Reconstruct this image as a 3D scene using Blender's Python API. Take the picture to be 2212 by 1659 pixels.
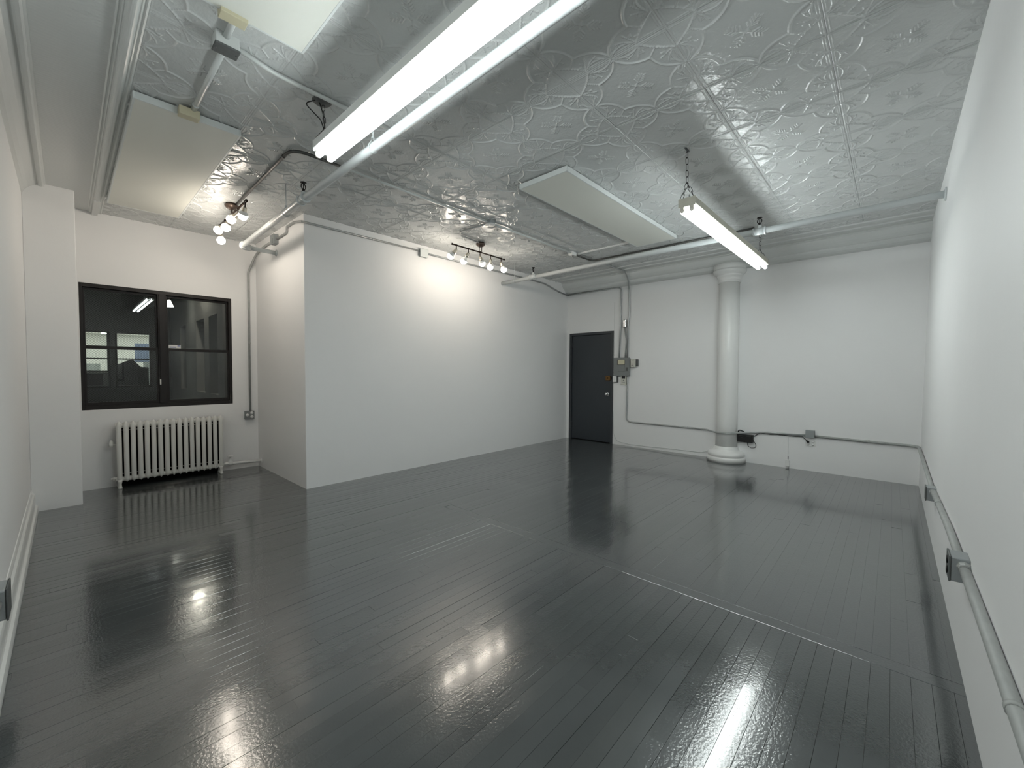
import bpy, bmesh, math, random
import numpy as np
from mathutils import Vector, Matrix
from math import sin, cos, pi, radians, sqrt

for o in list(bpy.data.objects):
    bpy.data.objects.remove(o, do_unlink=True)
SC = bpy.context.scene
COL = SC.collection
random.seed(7)

# ------------------------------------------------------------------ camera, world, exposure
F_PX, YAW, PIT, ROL = 890.567, 0.745605507, -0.0318452228, -0.00471889502
CAM = Vector((0.0, 0.0, 1.34))
_f = Vector((cos(PIT)*cos(YAW), cos(PIT)*sin(YAW), sin(PIT)))
_r = _f.cross(Vector((0, 0, 1))).normalized()
_d = _f.cross(_r)
_R = cos(ROL)*_r + sin(ROL)*_d
_D = -sin(ROL)*_r + cos(ROL)*_d
cam_data = bpy.data.cameras.new('camera')
cam_data.sensor_fit = 'HORIZONTAL'
cam_data.sensor_width = 36.0
cam_data.lens = 36.0*F_PX/2212.0
cam_data.clip_start = 0.02
cam = bpy.data.objects.new('camera', cam_data)
cam.matrix_world = Matrix(((_R.x, -_D.x, -_f.x, CAM.x), (_R.y, -_D.y, -_f.y, CAM.y), (_R.z, -_D.z, -_f.z, CAM.z), (0, 0, 0, 1)))
COL.objects.link(cam)
SC.camera = cam

world = bpy.data.worlds.new('night')
SC.world = world
world.use_nodes = True
world.node_tree.nodes['Background'].inputs[0].default_value = (0.35, 0.42, 0.6, 1)
world.node_tree.nodes['Background'].inputs[1].default_value = 0.006
SC.view_settings.view_transform = 'Standard'
SC.view_settings.look = 'None'
SC.view_settings.gamma = 1.0
SC.view_settings.use_curve_mapping = False
SC.view_settings.exposure = 0.0
TUBE_POWER = 36.5           # emission of the fluorescent tubes
TUBE_COL = (0.92, 1.0, 0.99)
BULB_POWER = 78.0           # emission of the warm bulbs
BULB_COL = (1.0, 0.90, 0.77)
FAR_ROOM_POWER = 26.0
try:
    SC.cycles.max_bounces = 10
    SC.cycles.diffuse_bounces = 6
    SC.cycles.glossy_bounces = 4
    SC.cycles.transparent_max_bounces = 12
    SC.cycles.sample_clamp_indirect = 6.0
    SC.cycles.use_denoising = True
    SC.cycles.caustics_reflective = False
    SC.cycles.caustics_refractive = False
except Exception:
    pass

# ------------------------------------------------------------------ materials
def material(name, color, rough=0.5, metal=0.0, spec=0.5, bump=None, vary=0.0, vary_scale=3.0, coat=0.0):
    """bump = list of (scale, strength, distance); vary = slow brightness drift of the paint itself"""
    m = bpy.data.materials.new(name)
    m.use_nodes = True
    nt = m.node_tree
    b = nt.nodes['Principled BSDF']
    b.inputs['Base Color'].default_value = (*color, 1)
    b.inputs['Roughness'].default_value = rough
    b.inputs['Metallic'].default_value = metal
    b.inputs['Specular IOR Level'].default_value = spec
    b.inputs['Coat Weight'].default_value = coat
    tc = nt.nodes.new('ShaderNodeTexCoord')
    if vary:
        n = nt.nodes.new('ShaderNodeTexNoise')
        n.inputs['Scale'].default_value = vary_scale
        n.inputs['Detail'].default_value = 5
        nt.links.new(tc.outputs['Object'], n.inputs['Vector'])
        mx = nt.nodes.new('ShaderNodeMix'); mx.data_type = 'RGBA'
        mx.inputs[6].default_value = (*[c*(1-vary) for c in color], 1)
        mx.inputs[7].default_value = (*[min(1, c*(1+vary)) for c in color], 1)
        nt.links.new(n.outputs['Fac'], mx.inputs[0])
        nt.links.new(mx.outputs[2], b.inputs['Base Color'])
    prev = None
    for (sc_, st, dist) in (bump or []):
        n = nt.nodes.new('ShaderNodeTexNoise')
        n.inputs['Scale'].default_value = sc_
        n.inputs['Detail'].default_value = 3
        nt.links.new(tc.outputs['Object'], n.inputs['Vector'])
        bp = nt.nodes.new('ShaderNodeBump')
        bp.inputs['Strength'].default_value = st
        bp.inputs['Distance'].default_value = dist
        nt.links.new(n.outputs['Fac'], bp.inputs['Height'])
        if prev:
            nt.links.new(prev.outputs['Normal'], bp.inputs['Normal'])
        prev = bp
    if prev:
        nt.links.new(prev.outputs['Normal'], b.inputs['Normal'])
    return m

def emitter(name, color, power):
    m = bpy.data.materials.new(name)
    m.use_nodes = True
    nt = m.node_tree
    nt.nodes.clear()
    e = nt.nodes.new('ShaderNodeEmission')
    e.inputs[0].default_value = (*color, 1)
    e.inputs[1].default_value = power
    o = nt.nodes.new('ShaderNodeOutputMaterial')
    nt.links.new(e.outputs[0], o.inputs[0])
    return m

def glass_material(name, wire=False, tint=(0.95, 0.96, 0.95)):
    m = bpy.data.materials.new(name)
    m.use_nodes = True
    nt = m.node_tree
    nt.nodes.clear()
    out = nt.nodes.new('ShaderNodeOutputMaterial')
    tr = nt.nodes.new('ShaderNodeBsdfTransparent'); tr.inputs[0].default_value = (*tint, 1)
    gl = nt.nodes.new('ShaderNodeBsdfGlossy'); gl.inputs['Roughness'].default_value = 0.0
    fr = nt.nodes.new('ShaderNodeFresnel'); fr.inputs['IOR'].default_value = 1.5
    mix = nt.nodes.new('ShaderNodeMixShader')
    nt.links.new(fr.outputs[0], mix.inputs[0])
    nt.links.new(tr.outputs[0], mix.inputs[1])
    nt.links.new(gl.outputs[0], mix.inputs[2])
    last = mix.outputs[0]
    if wire:                       # wired glass: two families of fine diagonal wires
        tc = nt.nodes.new('ShaderNodeTexCoord')
        sep = nt.nodes.new('ShaderNodeSeparateXYZ')
        nt.links.new(tc.outputs['Object'], sep.inputs[0])
        res = None
        for op in ('ADD', 'SUBTRACT'):
            a = nt.nodes.new('ShaderNodeMath'); a.operation = op
            nt.links.new(sep.outputs['X'], a.inputs[0]); nt.links.new(sep.outputs['Z'], a.inputs[1])
            k = nt.nodes.new('ShaderNodeMath'); k.operation = 'PINGPONG'
            nt.links.new(a.outputs[0], k.inputs[0]); k.inputs[1].default_value = 0.013
            l = nt.nodes.new('ShaderNodeMath'); l.operation = 'LESS_THAN'
            nt.links.new(k.outputs[0], l.inputs[0]); l.inputs[1].default_value = 0.0011
            if res is None: res = l
            else:
                mxm = nt.nodes.new('ShaderNodeMath'); mxm.operation = 'MAXIMUM'
                nt.links.new(res.outputs[0], mxm.inputs[0]); nt.links.new(l.outputs[0], mxm.inputs[1]); res = mxm
        df = nt.nodes.new('ShaderNodeBsdfDiffuse'); df.inputs[0].default_value = (0.02, 0.022, 0.02, 1)
        mix2 = nt.nodes.new('ShaderNodeMixShader')
        nt.links.new(res.outputs[0], mix2.inputs[0])
        nt.links.new(last, mix2.inputs[1]); nt.links.new(df.outputs[0], mix2.inputs[2])
        last = mix2.outputs[0]
    nt.links.new(last, out.inputs[0])
    return m

def floor_material():
    m = material('grey_floor_paint', (0.056, 0.063, 0.065), rough=0.2, spec=0.9, coat=0.7, bump=[(8, 0.09, 0.004), (85, 0.5, 0.0014)])
    nt = m.node_tree
    b = nt.nodes['Principled BSDF']
    tc = [n for n in nt.nodes if n.type == 'TEX_COORD'][0]
    geo = nt.nodes.new('ShaderNodeNewGeometry')
    # bump noise in world space so every board differs
    for n in nt.nodes:
        if n.type == 'TEX_NOISE':
            for l in list(n.inputs['Vector'].links): nt.links.remove(l)
            nt.links.new(geo.outputs['Position'], n.inputs['Vector'])
    oi = nt.nodes.new('ShaderNodeObjectInfo')
    mr = nt.nodes.new('ShaderNodeMapRange')
    mr.inputs['To Min'].default_value = 0.93; mr.inputs['To Max'].default_value = 1.07
    nt.links.new(oi.outputs['Random'], mr.inputs['Value'])
    # scuffs and worn pale flecks of the paint
    n1 = nt.nodes.new('ShaderNodeTexNoise'); n1.inputs['Scale'].default_value = 2.3; n1.inputs['Detail'].default_value = 6
    nt.links.new(geo.outputs['Position'], n1.inputs['Vector'])
    r1 = nt.nodes.new('ShaderNodeMapRange'); r1.inputs['From Min'].default_value = 0.3; r1.inputs['From Max'].default_value = 0.7
    r1.inputs['To Min'].default_value = 0.9; r1.inputs['To Max'].default_value = 1.1
    nt.links.new(n1.outputs['Fac'], r1.inputs['Value'])
    mul = nt.nodes.new('ShaderNodeMath'); mul.operation = 'MULTIPLY'
    nt.links.new(mr.outputs[0], mul.inputs[0]); nt.links.new(r1.outputs[0], mul.inputs[1])
    v = nt.nodes.new('ShaderNodeVectorMath'); v.operation = 'SCALE'
    v.inputs[0].default_value = (0.056, 0.063, 0.065)
    nt.links.new(mul.outputs[0], v.inputs['Scale'])
    fl = nt.nodes.new('ShaderNodeTexVoronoi'); fl.inputs['Scale'].default_value = 3.1
    nt.links.new(geo.outputs['Position'], fl.inputs['Vector'])
    lt = nt.nodes.new('ShaderNodeMath'); lt.operation = 'LESS_THAN'; lt.inputs[1].default_value = 0.013
    nt.links.new(fl.outputs['Distance'], lt.inputs[0])
    mx = nt.nodes.new('ShaderNodeMix'); mx.data_type = 'RGBA'
    nt.links.new(lt.outputs[0], mx.inputs[0]); nt.links.new(v.outputs[0], mx.inputs[6]); mx.inputs[7].default_value = (0.33, 0.34, 0.33, 1)
    mp = nt.nodes.new('ShaderNodeMapping'); mp.inputs['Scale'].default_value = (1.7, 150, 1)
    nt.links.new(geo.outputs['Position'], mp.inputs['Vector'])
    n3 = nt.nodes.new('ShaderNodeTexNoise'); n3.inputs['Scale'].default_value = 1.0; n3.inputs['Detail'].default_value = 1
    nt.links.new(mp.outputs[0], n3.inputs['Vector'])
    g3 = nt.nodes.new('ShaderNodeMath'); g3.operation = 'GREATER_THAN'; g3.inputs[1].default_value = 0.815
    nt.links.new(n3.outputs['Fac'], g3.inputs[0])
    mx3 = nt.nodes.new('ShaderNodeMix'); mx3.data_type = 'RGBA'
    nt.links.new(g3.outputs[0], mx3.inputs[0]); nt.links.new(mx.outputs[2], mx3.inputs[6]); mx3.inputs[7].default_value = (0.22, 0.23, 0.225, 1)
    nt.links.new(mx3.outputs[2], b.inputs['Base Color'])
    b.inputs['Coat Roughness'].default_value = 0.11
    # gloss varies a little over the floor
    r2 = nt.nodes.new('ShaderNodeMapRange'); r2.inputs['From Min'].default_value = 0.3; r2.inputs['From Max'].default_value = 0.7
    r2.inputs['To Min'].default_value = 0.10; r2.inputs['To Max'].default_value = 0.19
    nt.links.new(n1.outputs['Fac'], r2.inputs['Value'])
    nt.links.new(r2.outputs[0], b.inputs['Roughness'])
    return m

M = {}
M['wall'] = material('white_wall_paint', (0.855, 0.852, 0.85), rough=0.55, spec=0.35, bump=[(7, 0.08, 0.02), (90, 0.10, 0.002)], vary=0.012)
M['ceiling'] = material('gloss_ceiling_paint', (0.58, 0.595, 0.59), rough=0.15, spec=0.7, bump=[(8, 0.38, 0.017), (48, 0.45, 0.005), (170, 0.18, 0.0012)])
M['ceiling_trim'] = material('ceiling_trim_paint', (0.64, 0.655, 0.645), rough=0.28, spec=0.5, bump=[(25, 0.18, 0.004), (140, 0.15, 0.0015)])
M['trim'] = material('white_trim_paint', (0.80, 0.80, 0.785), rough=0.3, spec=0.5, bump=[(60, 0.08, 0.001)])
M['floor'] = floor_material()
M['subfloor'] = material('dark_subfloor', (0.012, 0.013, 0.014), rough=0.8)
M['door'] = material('charcoal_door_paint', (0.030, 0.036, 0.043), rough=0.35, spec=0.5, bump=[(40, 0.06, 0.002)])
M['door_frame'] = material('charcoal_frame_paint', (0.036, 0.041, 0.047), rough=0.38)
M['black'] = material('black_plastic', (0.006, 0.006, 0.006), rough=0.45)
M['black_iron'] = material('blackened_iron', (0.014, 0.012, 0.012), rough=0.45, metal=0.3)
M['window_frame'] = material('dark_bronze_frame', (0.011, 0.008, 0.007), rough=0.4, spec=0.35)
M['glass'] = glass_material('window_glass')
M['wired_glass'] = glass_material('wired_window_glass', wire=True)
M['radiator'] = material('radiator_white_paint', (0.74, 0.735, 0.70), rough=0.3, spec=0.5, bump=[(60, 0.1, 0.002)])
M['radiator_dark'] = material('radiator_rear_black', (0.006, 0.006, 0.006), rough=0.9, spec=0.1)  # near-black for everything behind the radiator's front columns
M['pipe'] = material('white_pipe_paint', (0.57, 0.60, 0.605), rough=0.24, spec=0.55, bump=[(30, 0.08, 0.002)])
M['conduit'] = material('galvanized_conduit', (0.42, 0.43, 0.43), rough=0.36, metal=0.5, bump=[(50, 0.05, 0.001)])
M['conduit_dull'] = material('dull_grey_conduit', (0.36, 0.37, 0.36), rough=0.5, metal=0.1, vary=0.25, vary_scale=18)
M['conduit_dark'] = material('dark_steel_conduit', (0.10, 0.10, 0.095), rough=0.35, metal=0.7)
M['conduit_white'] = material('painted_conduit', (0.62, 0.64, 0.63), rough=0.28, spec=0.5)
M['steel_box'] = material('galvanized_box', (0.31, 0.33, 0.335), rough=0.45, metal=0.35)
M['steel_dark'] = material('weathered_box_cover', (0.10, 0.105, 0.105), rough=0.55, metal=0.2, vary=0.3, vary_scale=40)
M['panel_grey'] = material('grey_panel_enamel', (0.20, 0.21, 0.21), rough=0.45)
M['ivory'] = material('ivory_plastic', (0.55, 0.51, 0.36), rough=0.5)
M['heater'] = material('cream_heater_panel', (0.74, 0.745, 0.69), rough=0.6, spec=0.3, bump=[(300, 0.1, 0.001)])
M['heater_frame'] = material('white_heater_frame', (0.66, 0.69, 0.68), rough=0.4)
M['fixture'] = material('white_fixture_enamel', (0.70, 0.715, 0.70), rough=0.35)
M['fixture_old'] = material('aged_cream_enamel', (0.50, 0.485, 0.41), rough=0.45, vary=0.12, vary_scale=25)
M['socket'] = material('tube_socket_plastic', (0.62, 0.60, 0.53), rough=0.5)
M['bronze'] = material('oil_rubbed_bronze', (0.035, 0.022, 0.017), rough=0.35, metal=0.7)
M['nickel'] = material('brushed_nickel', (0.55, 0.50, 0.42), rough=0.3, metal=1.0)
M['canopy'] = material('brown_bronze_canopy', (0.10, 0.07, 0.055), rough=0.4, metal=0.5)
M['brass'] = material('aged_brass', (0.19, 0.105, 0.04), rough=0.35, metal=0.85)
M['chrome'] = material('polished_chrome', (0.75, 0.75, 0.75), rough=0.12, metal=1.0)
M['white_plastic'] = material('white_plastic', (0.88, 0.88, 0.87), rough=0.4)
M['beige_plastic'] = material('beige_plastic', (0.60, 0.59, 0.53), rough=0.45)
M['paper'] = material('cream_paper', (0.62, 0.58, 0.43), rough=0.8)
M['screen'] = material('dark_screen', (0.008, 0.008, 0.009), rough=0.2)
M['ink'] = material('grey_ink', (0.12, 0.12, 0.12), rough=0.7)
M['blue_ink'] = material('blue_ink', (0.06, 0.09, 0.34), rough=0.6)
M['masonry'] = material('courtyard_render', (0.50, 0.50, 0.46), rough=0.9, vary=0.2, vary_scale=1.5, bump=[(14, 0.3, 0.02)])
M['masonry_dark'] = material('dark_facade', (0.075, 0.08, 0.075), rough=0.9, vary=0.2, vary_scale=2)
M['office_wall'] = material('office_wall', (0.77, 0.765, 0.73), rough=0.8)
M['office_grey'] = material('office_cabinet', (0.20, 0.22, 0.21), rough=0.7)
M['office_blue'] = material('office_blue_partition', (0.10, 0.13, 0.20), rough=0.7)
M['dark_cloth'] = material('dark_board', (0.004, 0.005, 0.005), rough=0.9, spec=0.1)
M['tube'] = emitter('fluorescent_glow', TUBE_COL, TUBE_POWER)
M['bulb'] = emitter('warm_bulb_glow', BULB_COL, BULB_POWER)
M['far_lamp'] = emitter('office_lamp_glow', (0.93, 1.0, 0.94), FAR_ROOM_POWER)

# ribbed strip of the ceiling beside the left wall: reeding is real geometry, see below

# ------------------------------------------------------------------ mesh helpers
class MB:
    def __init__(self):
        self.bm = bmesh.new()

    def _add(self, verts, faces, smooth=False):
        vs = [self.bm.verts.new(v) for v in verts]
        for f in faces:
            try:
                fc = self.bm.faces.new([vs[i] for i in f]); fc.smooth = smooth
            except ValueError:
                pass
        return self

    def box(self, x0, x1, y0, y1, z0, z1, bevel=0.0, seg=2):
        if x0 > x1: x0, x1 = x1, x0
        if y0 > y1: y0, y1 = y1, y0
        if z0 > z1: z0, z1 = z1, z0
        t = bmesh.new()
        vs = [t.verts.new((x, y, z)) for x in (x0, x1) for y in (y0, y1) for z in (z0, z1)]
        for f in ((0, 1, 3, 2), (4, 6, 7, 5), (0, 4, 5, 1), (2, 3, 7, 6), (0, 2, 6, 4), (1, 5, 7, 3)):
            t.faces.new([vs[i] for i in f])
        if bevel:
            bmesh.ops.bevel(t, geom=list(t.edges), offset=bevel, segments=seg, profile=0.5, affect='EDGES')
        t.normal_update()
        return self.merge(t)

    def merge(self, t, mat=None):
        me = bpy.data.meshes.new('tmp'); t.to_mesh(me); t.free()
        if mat: me.transform(mat)
        self.bm.from_mesh(me); bpy.data.meshes.remove(me)
        return self

    def tube(self, pts, r, seg=12, cap=True, closed=False, smooth=True):
        pts = [Vector(p) for p in pts]
        rs = r if isinstance(r, (list, tuple)) else [r]*len(pts)
        n = len(pts)
        tang = []
        for i in range(n):
            if closed: t = pts[(i+1) % n]-pts[(i-1) % n]
            else: t = pts[min(i+1, n-1)]-pts[max(i-1, 0)]
            tang.append(t.normalized())
        up = Vector((0, 0, 1)) if abs(tang[0].z) < 0.9 else Vector((1, 0, 0))
        a = tang[0].cross(up).normalized()
        rings = []
        for i in range(n):
            a = (a-tang[i]*a.dot(tang[i])).normalized()
            b = tang[i].cross(a)
            rings.append([self.bm.verts.new(pts[i]+rs[i]*(cos(2*pi*k/seg)*a+sin(2*pi*k/seg)*b)) for k in range(seg)])
        m = n if closed else n-1
        for i in range(m):
            A, B = rings[i], rings[(i+1) % n]
            for k in range(seg):
                f = self.bm.faces.new((A[k], A[(k+1) % seg], B[(k+1) % seg], B[k])); f.smooth = smooth
        if cap and not closed:
            self.bm.faces.new(list(reversed(rings[0]))); self.bm.faces.new(rings[-1])
        return self

    def cyl(self, p, q, r, seg=16, r2=None):
        return self.tube([p, q], [r, r if r2 is None else r2], seg)

    def lathe(self, prof, center=(0, 0, 0), axis=(0, 0, 1), seg=24, smooth=True):
        """prof = [(radius, height)...] about the axis through center"""
        ax = Vector(axis).normalized()
        up = Vector((0, 0, 1)) if abs(ax.z) < 0.9 else Vector((1, 0, 0))
        a = ax.cross(up).normalized(); b = ax.cross(a)
        c = Vector(center)
        rings = []
        for (r, h) in prof:
            if r < 1e-6: rings.append([self.bm.verts.new(c+ax*h)])
            else: rings.append([self.bm.verts.new(c+ax*h+r*(cos(2*pi*k/seg)*a+sin(2*pi*k/seg)*b)) for k in range(seg)])
        for A, B in zip(rings[:-1], rings[1:]):
            for k in range(seg):
                k2 = (k+1) % seg
                if len(A) == 1 and len(B) == 1: continue
                if len(A) == 1: vs = (A[0], B[k2], B[k])
                elif len(B) == 1: vs = (A[k], A[k2], B[0])
                else: vs = (A[k], A[k2], B[k2], B[k])
                f = self.bm.faces.new(vs); f.smooth = smooth
        for rg, rev in ((rings[0], True), (rings[-1], False)):
            if len(rg) > 1:
                self.bm.faces.new(list(reversed(rg)) if rev else rg)
        return self

    def prism(self, prof, axis, a0, a1, smooth=False):
        """closed 2-D outline swept along axis 'x','y' or 'z' from a0 to a1"""
        def P(u, v, a): return {'x': (a, u, v), 'y': (u, a, v), 'z': (u, v, a)}[axis]
        A = [self.bm.verts.new(P(u, v, a0)) for u, v in prof]
        B = [self.bm.verts.new(P(u, v, a1)) for u, v in prof]
        n = len(prof)
        for i in range(n):
            f = self.bm.faces.new((A[i], A[(i+1) % n], B[(i+1) % n], B[i])); f.smooth = smooth
        self.bm.faces.new(list(reversed(A))); self.bm.faces.new(B)
        return self

    def build(self, name, mat, parent=None, loc=None):
        bmesh.ops.recalc_face_normals(self.bm, faces=list(self.bm.faces))
        me = bpy.data.meshes.new(name)
        self.bm.to_mesh(me); self.bm.free()
        me.materials.append(mat)
        o = bpy.data.objects.new(name, me)
        COL.objects.link(o)
        if loc is not None: o.location = loc
        if parent is not None:
            o.parent = parent
            if loc is None:
                o.matrix_parent_inverse = Matrix.Translation(parent_world(parent)).inverted()
        return o

def parent_world(p):
    """parts are modelled in room coordinates, so only a thing's own Empty has an offset"""
    return Vector(p.location) if p.parent is None else Vector((0, 0, 0))

def thing(name, label, cat, loc, group=None):
    o = bpy.data.objects.new(name, None)
    o.empty_display_size = 0.05
    COL.objects.link(o)
    o.location = loc
    o['label'] = label; o['category'] = cat
    if group: o['group'] = group
    return o

def tag(o, label, cat, group=None):
    o['label'] = label; o['category'] = cat
    if group: o['group'] = group
    return o

def struct(o):
    o['kind'] = 'structure'
    return o

def fillet(pts, r, n=6):
    """round the corners of a polyline"""
    pts = [Vector(p) for p in pts]
    out = [pts[0]]
    for i in range(1, len(pts)-1):
        a, b, c = pts[i-1], pts[i], pts[i+1]
        u = (a-b); v = (c-b)
        lu, lv = u.length, v.length
        u.normalize(); v.normalize()
        ang = u.angle(v)
        if ang > pi-0.03:
            out.append(b); continue
        d = min(r/max(math.tan(ang/2), 1e-3), lu*0.48, lv*0.48)
        p, q = b+u*d, b+v*d
        for k in range(n+1):
            t = k/n
            out.append((1-t)**2*p+2*t*(1-t)*b+t*t*q)
    out.append(pts[-1])
    return out

def copy_part(src, parent, loc, rot=None, scale=None, name=None):
    c = src.copy()
    COL.objects.link(c)
    if parent is not None:
        c.parent = parent
        c.matrix_parent_inverse = Matrix.Translation(parent_world(parent)).inverted()
    c.location = loc
    if rot is not None: c.rotation_euler = rot
    if scale is not None: c.scale = scale
    return c

# ------------------------------------------------------------------ the room shell
XL, XB = -0.24, 6.834          # left wall face, back (door) wall face
YR0, YR1 = -0.257, -0.287      # right wall face at floor / at ceiling
YP, XP, YW = 4.806, 1.81, 6.49  # partition face, alcove side face, window wall face
ZC = 3.062                     # tin ceiling
ZT = 3.16                      # top of the walls

struct(MB().box(XL-0.12, XL, -0.42, YW+0.12, -0.05, ZT).build('wall_left', M['wall']))
struct(MB().prism([(YR0, -0.05), (YR1-0.001, ZT), (YR1-0.12, ZT), (YR1-0.12, -0.05)], 'x', XL-0.12, XB+0.14).build('wall_right', M['wall']))
# back wall with the door opening
DY0, DY1, DZ = 3.775, 4.742, 2.082
w = MB()
w.box(XB, XB+0.14, YR1-0.1, DY0, -0.05, ZT).box(XB, XB+0.14, DY1, YP+0.1, -0.05, ZT).box(XB, XB+0.14, DY0, DY1, DZ, ZT)
struct(w.build('wall_back', M['wall']))
struct(MB().box(XP, XB+0.14, YP, YW+0.12, -0.05, ZT, bevel=0.006, seg=2).build('wall_partition', M['wall']))
WX0, WX1, WZ0, WZ1 = 0.113, 1.515, 0.885, 2.28
w = MB()
w.box(XL, WX0, YW, YW+0.16, -0.05, ZT).box(WX1, XP, YW, YW+0.16, -0.05, ZT)
w.box(WX0, WX1, YW, YW+0.16, -0.05, WZ0).box(WX0, WX1, YW, YW+0.16, WZ1, ZT)
struct(w.build('wall_window', M['wall']))
struct(MB().box(XL, 0.092, 5.86, YW, -0.02, 3.085, bevel=0.006).build('wall_pilaster', M['wall']))

# floor: slab with boards on it
floor = struct(MB().box(XL-0.1, XB+0.14, -0.42, YW+0.16, -0.08, -0.0125).build('floor', M['subfloor']))
BW = 0.066
def plank_mesh(L, tight=False, W=BW, b=None):
    b = b or (0.0002 if tight else 0.0005)
    g = 0.0001 if tight else 0.0004
    x0, x1, y0, y1 = 0, L, g, W-g
    v = [(x0, y0, -0.0125), (x1, y0, -0.0125), (x1, y1, -0.0125), (x0, y1, -0.0125),
         (x0, y0, -b), (x1, y0, -b), (x1, y1, -b), (x0, y1, -b),
         (x0+b, y0+b, 0), (x1-b, y0+b, 0), (x1-b, y1-b, 0), (x0+b, y1-b, 0)]
    f = [(8, 9, 10, 11)]
    for i in range(4):
        j = (i+1) % 4
        f += [(i, j, 4+j, 4+i), (4+i, 4+j, 8+j, 8+i)]
    return v, f
LENS = (0.45, 0.75, 1.05, 1.4, 1.8)
PM = {}
for L in LENS:
    for tight in (False, True):
        v, f = plank_mesh(L, tight)
        me = bpy.data.meshes.new('plank'); me.from_pydata(v, [], f); me.materials.append(M['floor'])
        PM[(L, tight)] = me
boards = []     # (x, y, length, tight)
def fill_row(y, x0, x1, tight=False):
    x = x0-random.uniform(0, 0.9) if x0 < 0 else x0
    while x < x1-1e-6:
        L = random.choice(LENS)
        if x1-(x+L) < 0.22: L = x1-x
        a, b = max(x, x0), min(x+L, x1)
        if b-a > 0.02: boards.append((a, y, b-a, tight))
        x += L
SX0, SX1, SY = 2.50, 2.588, 3.205
y = -0.42
while y < YW:
    if y < SY-BW*0.5:
        fill_row(y, XL, SX0); fill_row(y, SX1, XB+0.02, True)
    elif y < YP: fill_row(y, XL, XB+0.02)
    else: fill_row(y, XL, XP+0.01)
    y += BW
def in_view(x, y):
    v = Vector((x, y, 0))-CAM
    z = v.dot(_f)
    if z < 0.2: return False
    return abs(v.dot(_R)/z*F_PX) < 1180 and abs(v.dot(_D)/z*F_PX) < 900
def rank(bd):
    cx_, cy_ = bd[0]+bd[2]/2, bd[1]
    d = math.hypot(cx_, cy_)
    ok = any(in_view(bd[0]+bd[2]*t, cy_) for t in (0, 0.5, 1))
    return (0 if ok else 1, d/ (0.4+bd[2])**0.5)
boards.sort(key=rank)
first = boards[:299]; rest = boards[299:]
for (bx, by, L, tight) in first:
    ml = min(LENS, key=lambda q: abs(q-L))
    o = bpy.data.objects.new('plank', PM[(ml, tight)])
    COL.objects.link(o); o.parent = floor
    o.location = (bx, by, random.uniform(-0.0004, 0.0002))
    o.rotation_euler = (random.uniform(-0.013, 0.013), random.uniform(-0.0005, 0.0005), 0)
    o.scale = (L/ml, 1, 1)
w = MB()
for (bx, by, L, tight) in rest:
    v, f = plank_mesh(L, tight)
    dz = random.uniform(-0.0004, 0.0002); tl = random.uniform(-0.008, 0.008)
    w._add([(bx+p[0], by+p[1], p[2]+dz+tl*p[1]) for p in v], f)
o = w.build('plank_field', M['floor'], floor); o['kind'] = 'stuff'
# header board laid across the ends of the boards
v, f = plank_mesh(SY+0.30, False, SX1-SX0, 0.0018)
me = bpy.data.meshes.new('plank'); me.from_pydata([(-p[1], p[0], p[2]) for p in v], [], f); me.materials.append(M['floor'])
o = bpy.data.objects.new('plank', me); COL.objects.link(o); o.parent = floor; o.location = (SX1, -0.30, -0.0002)

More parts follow.
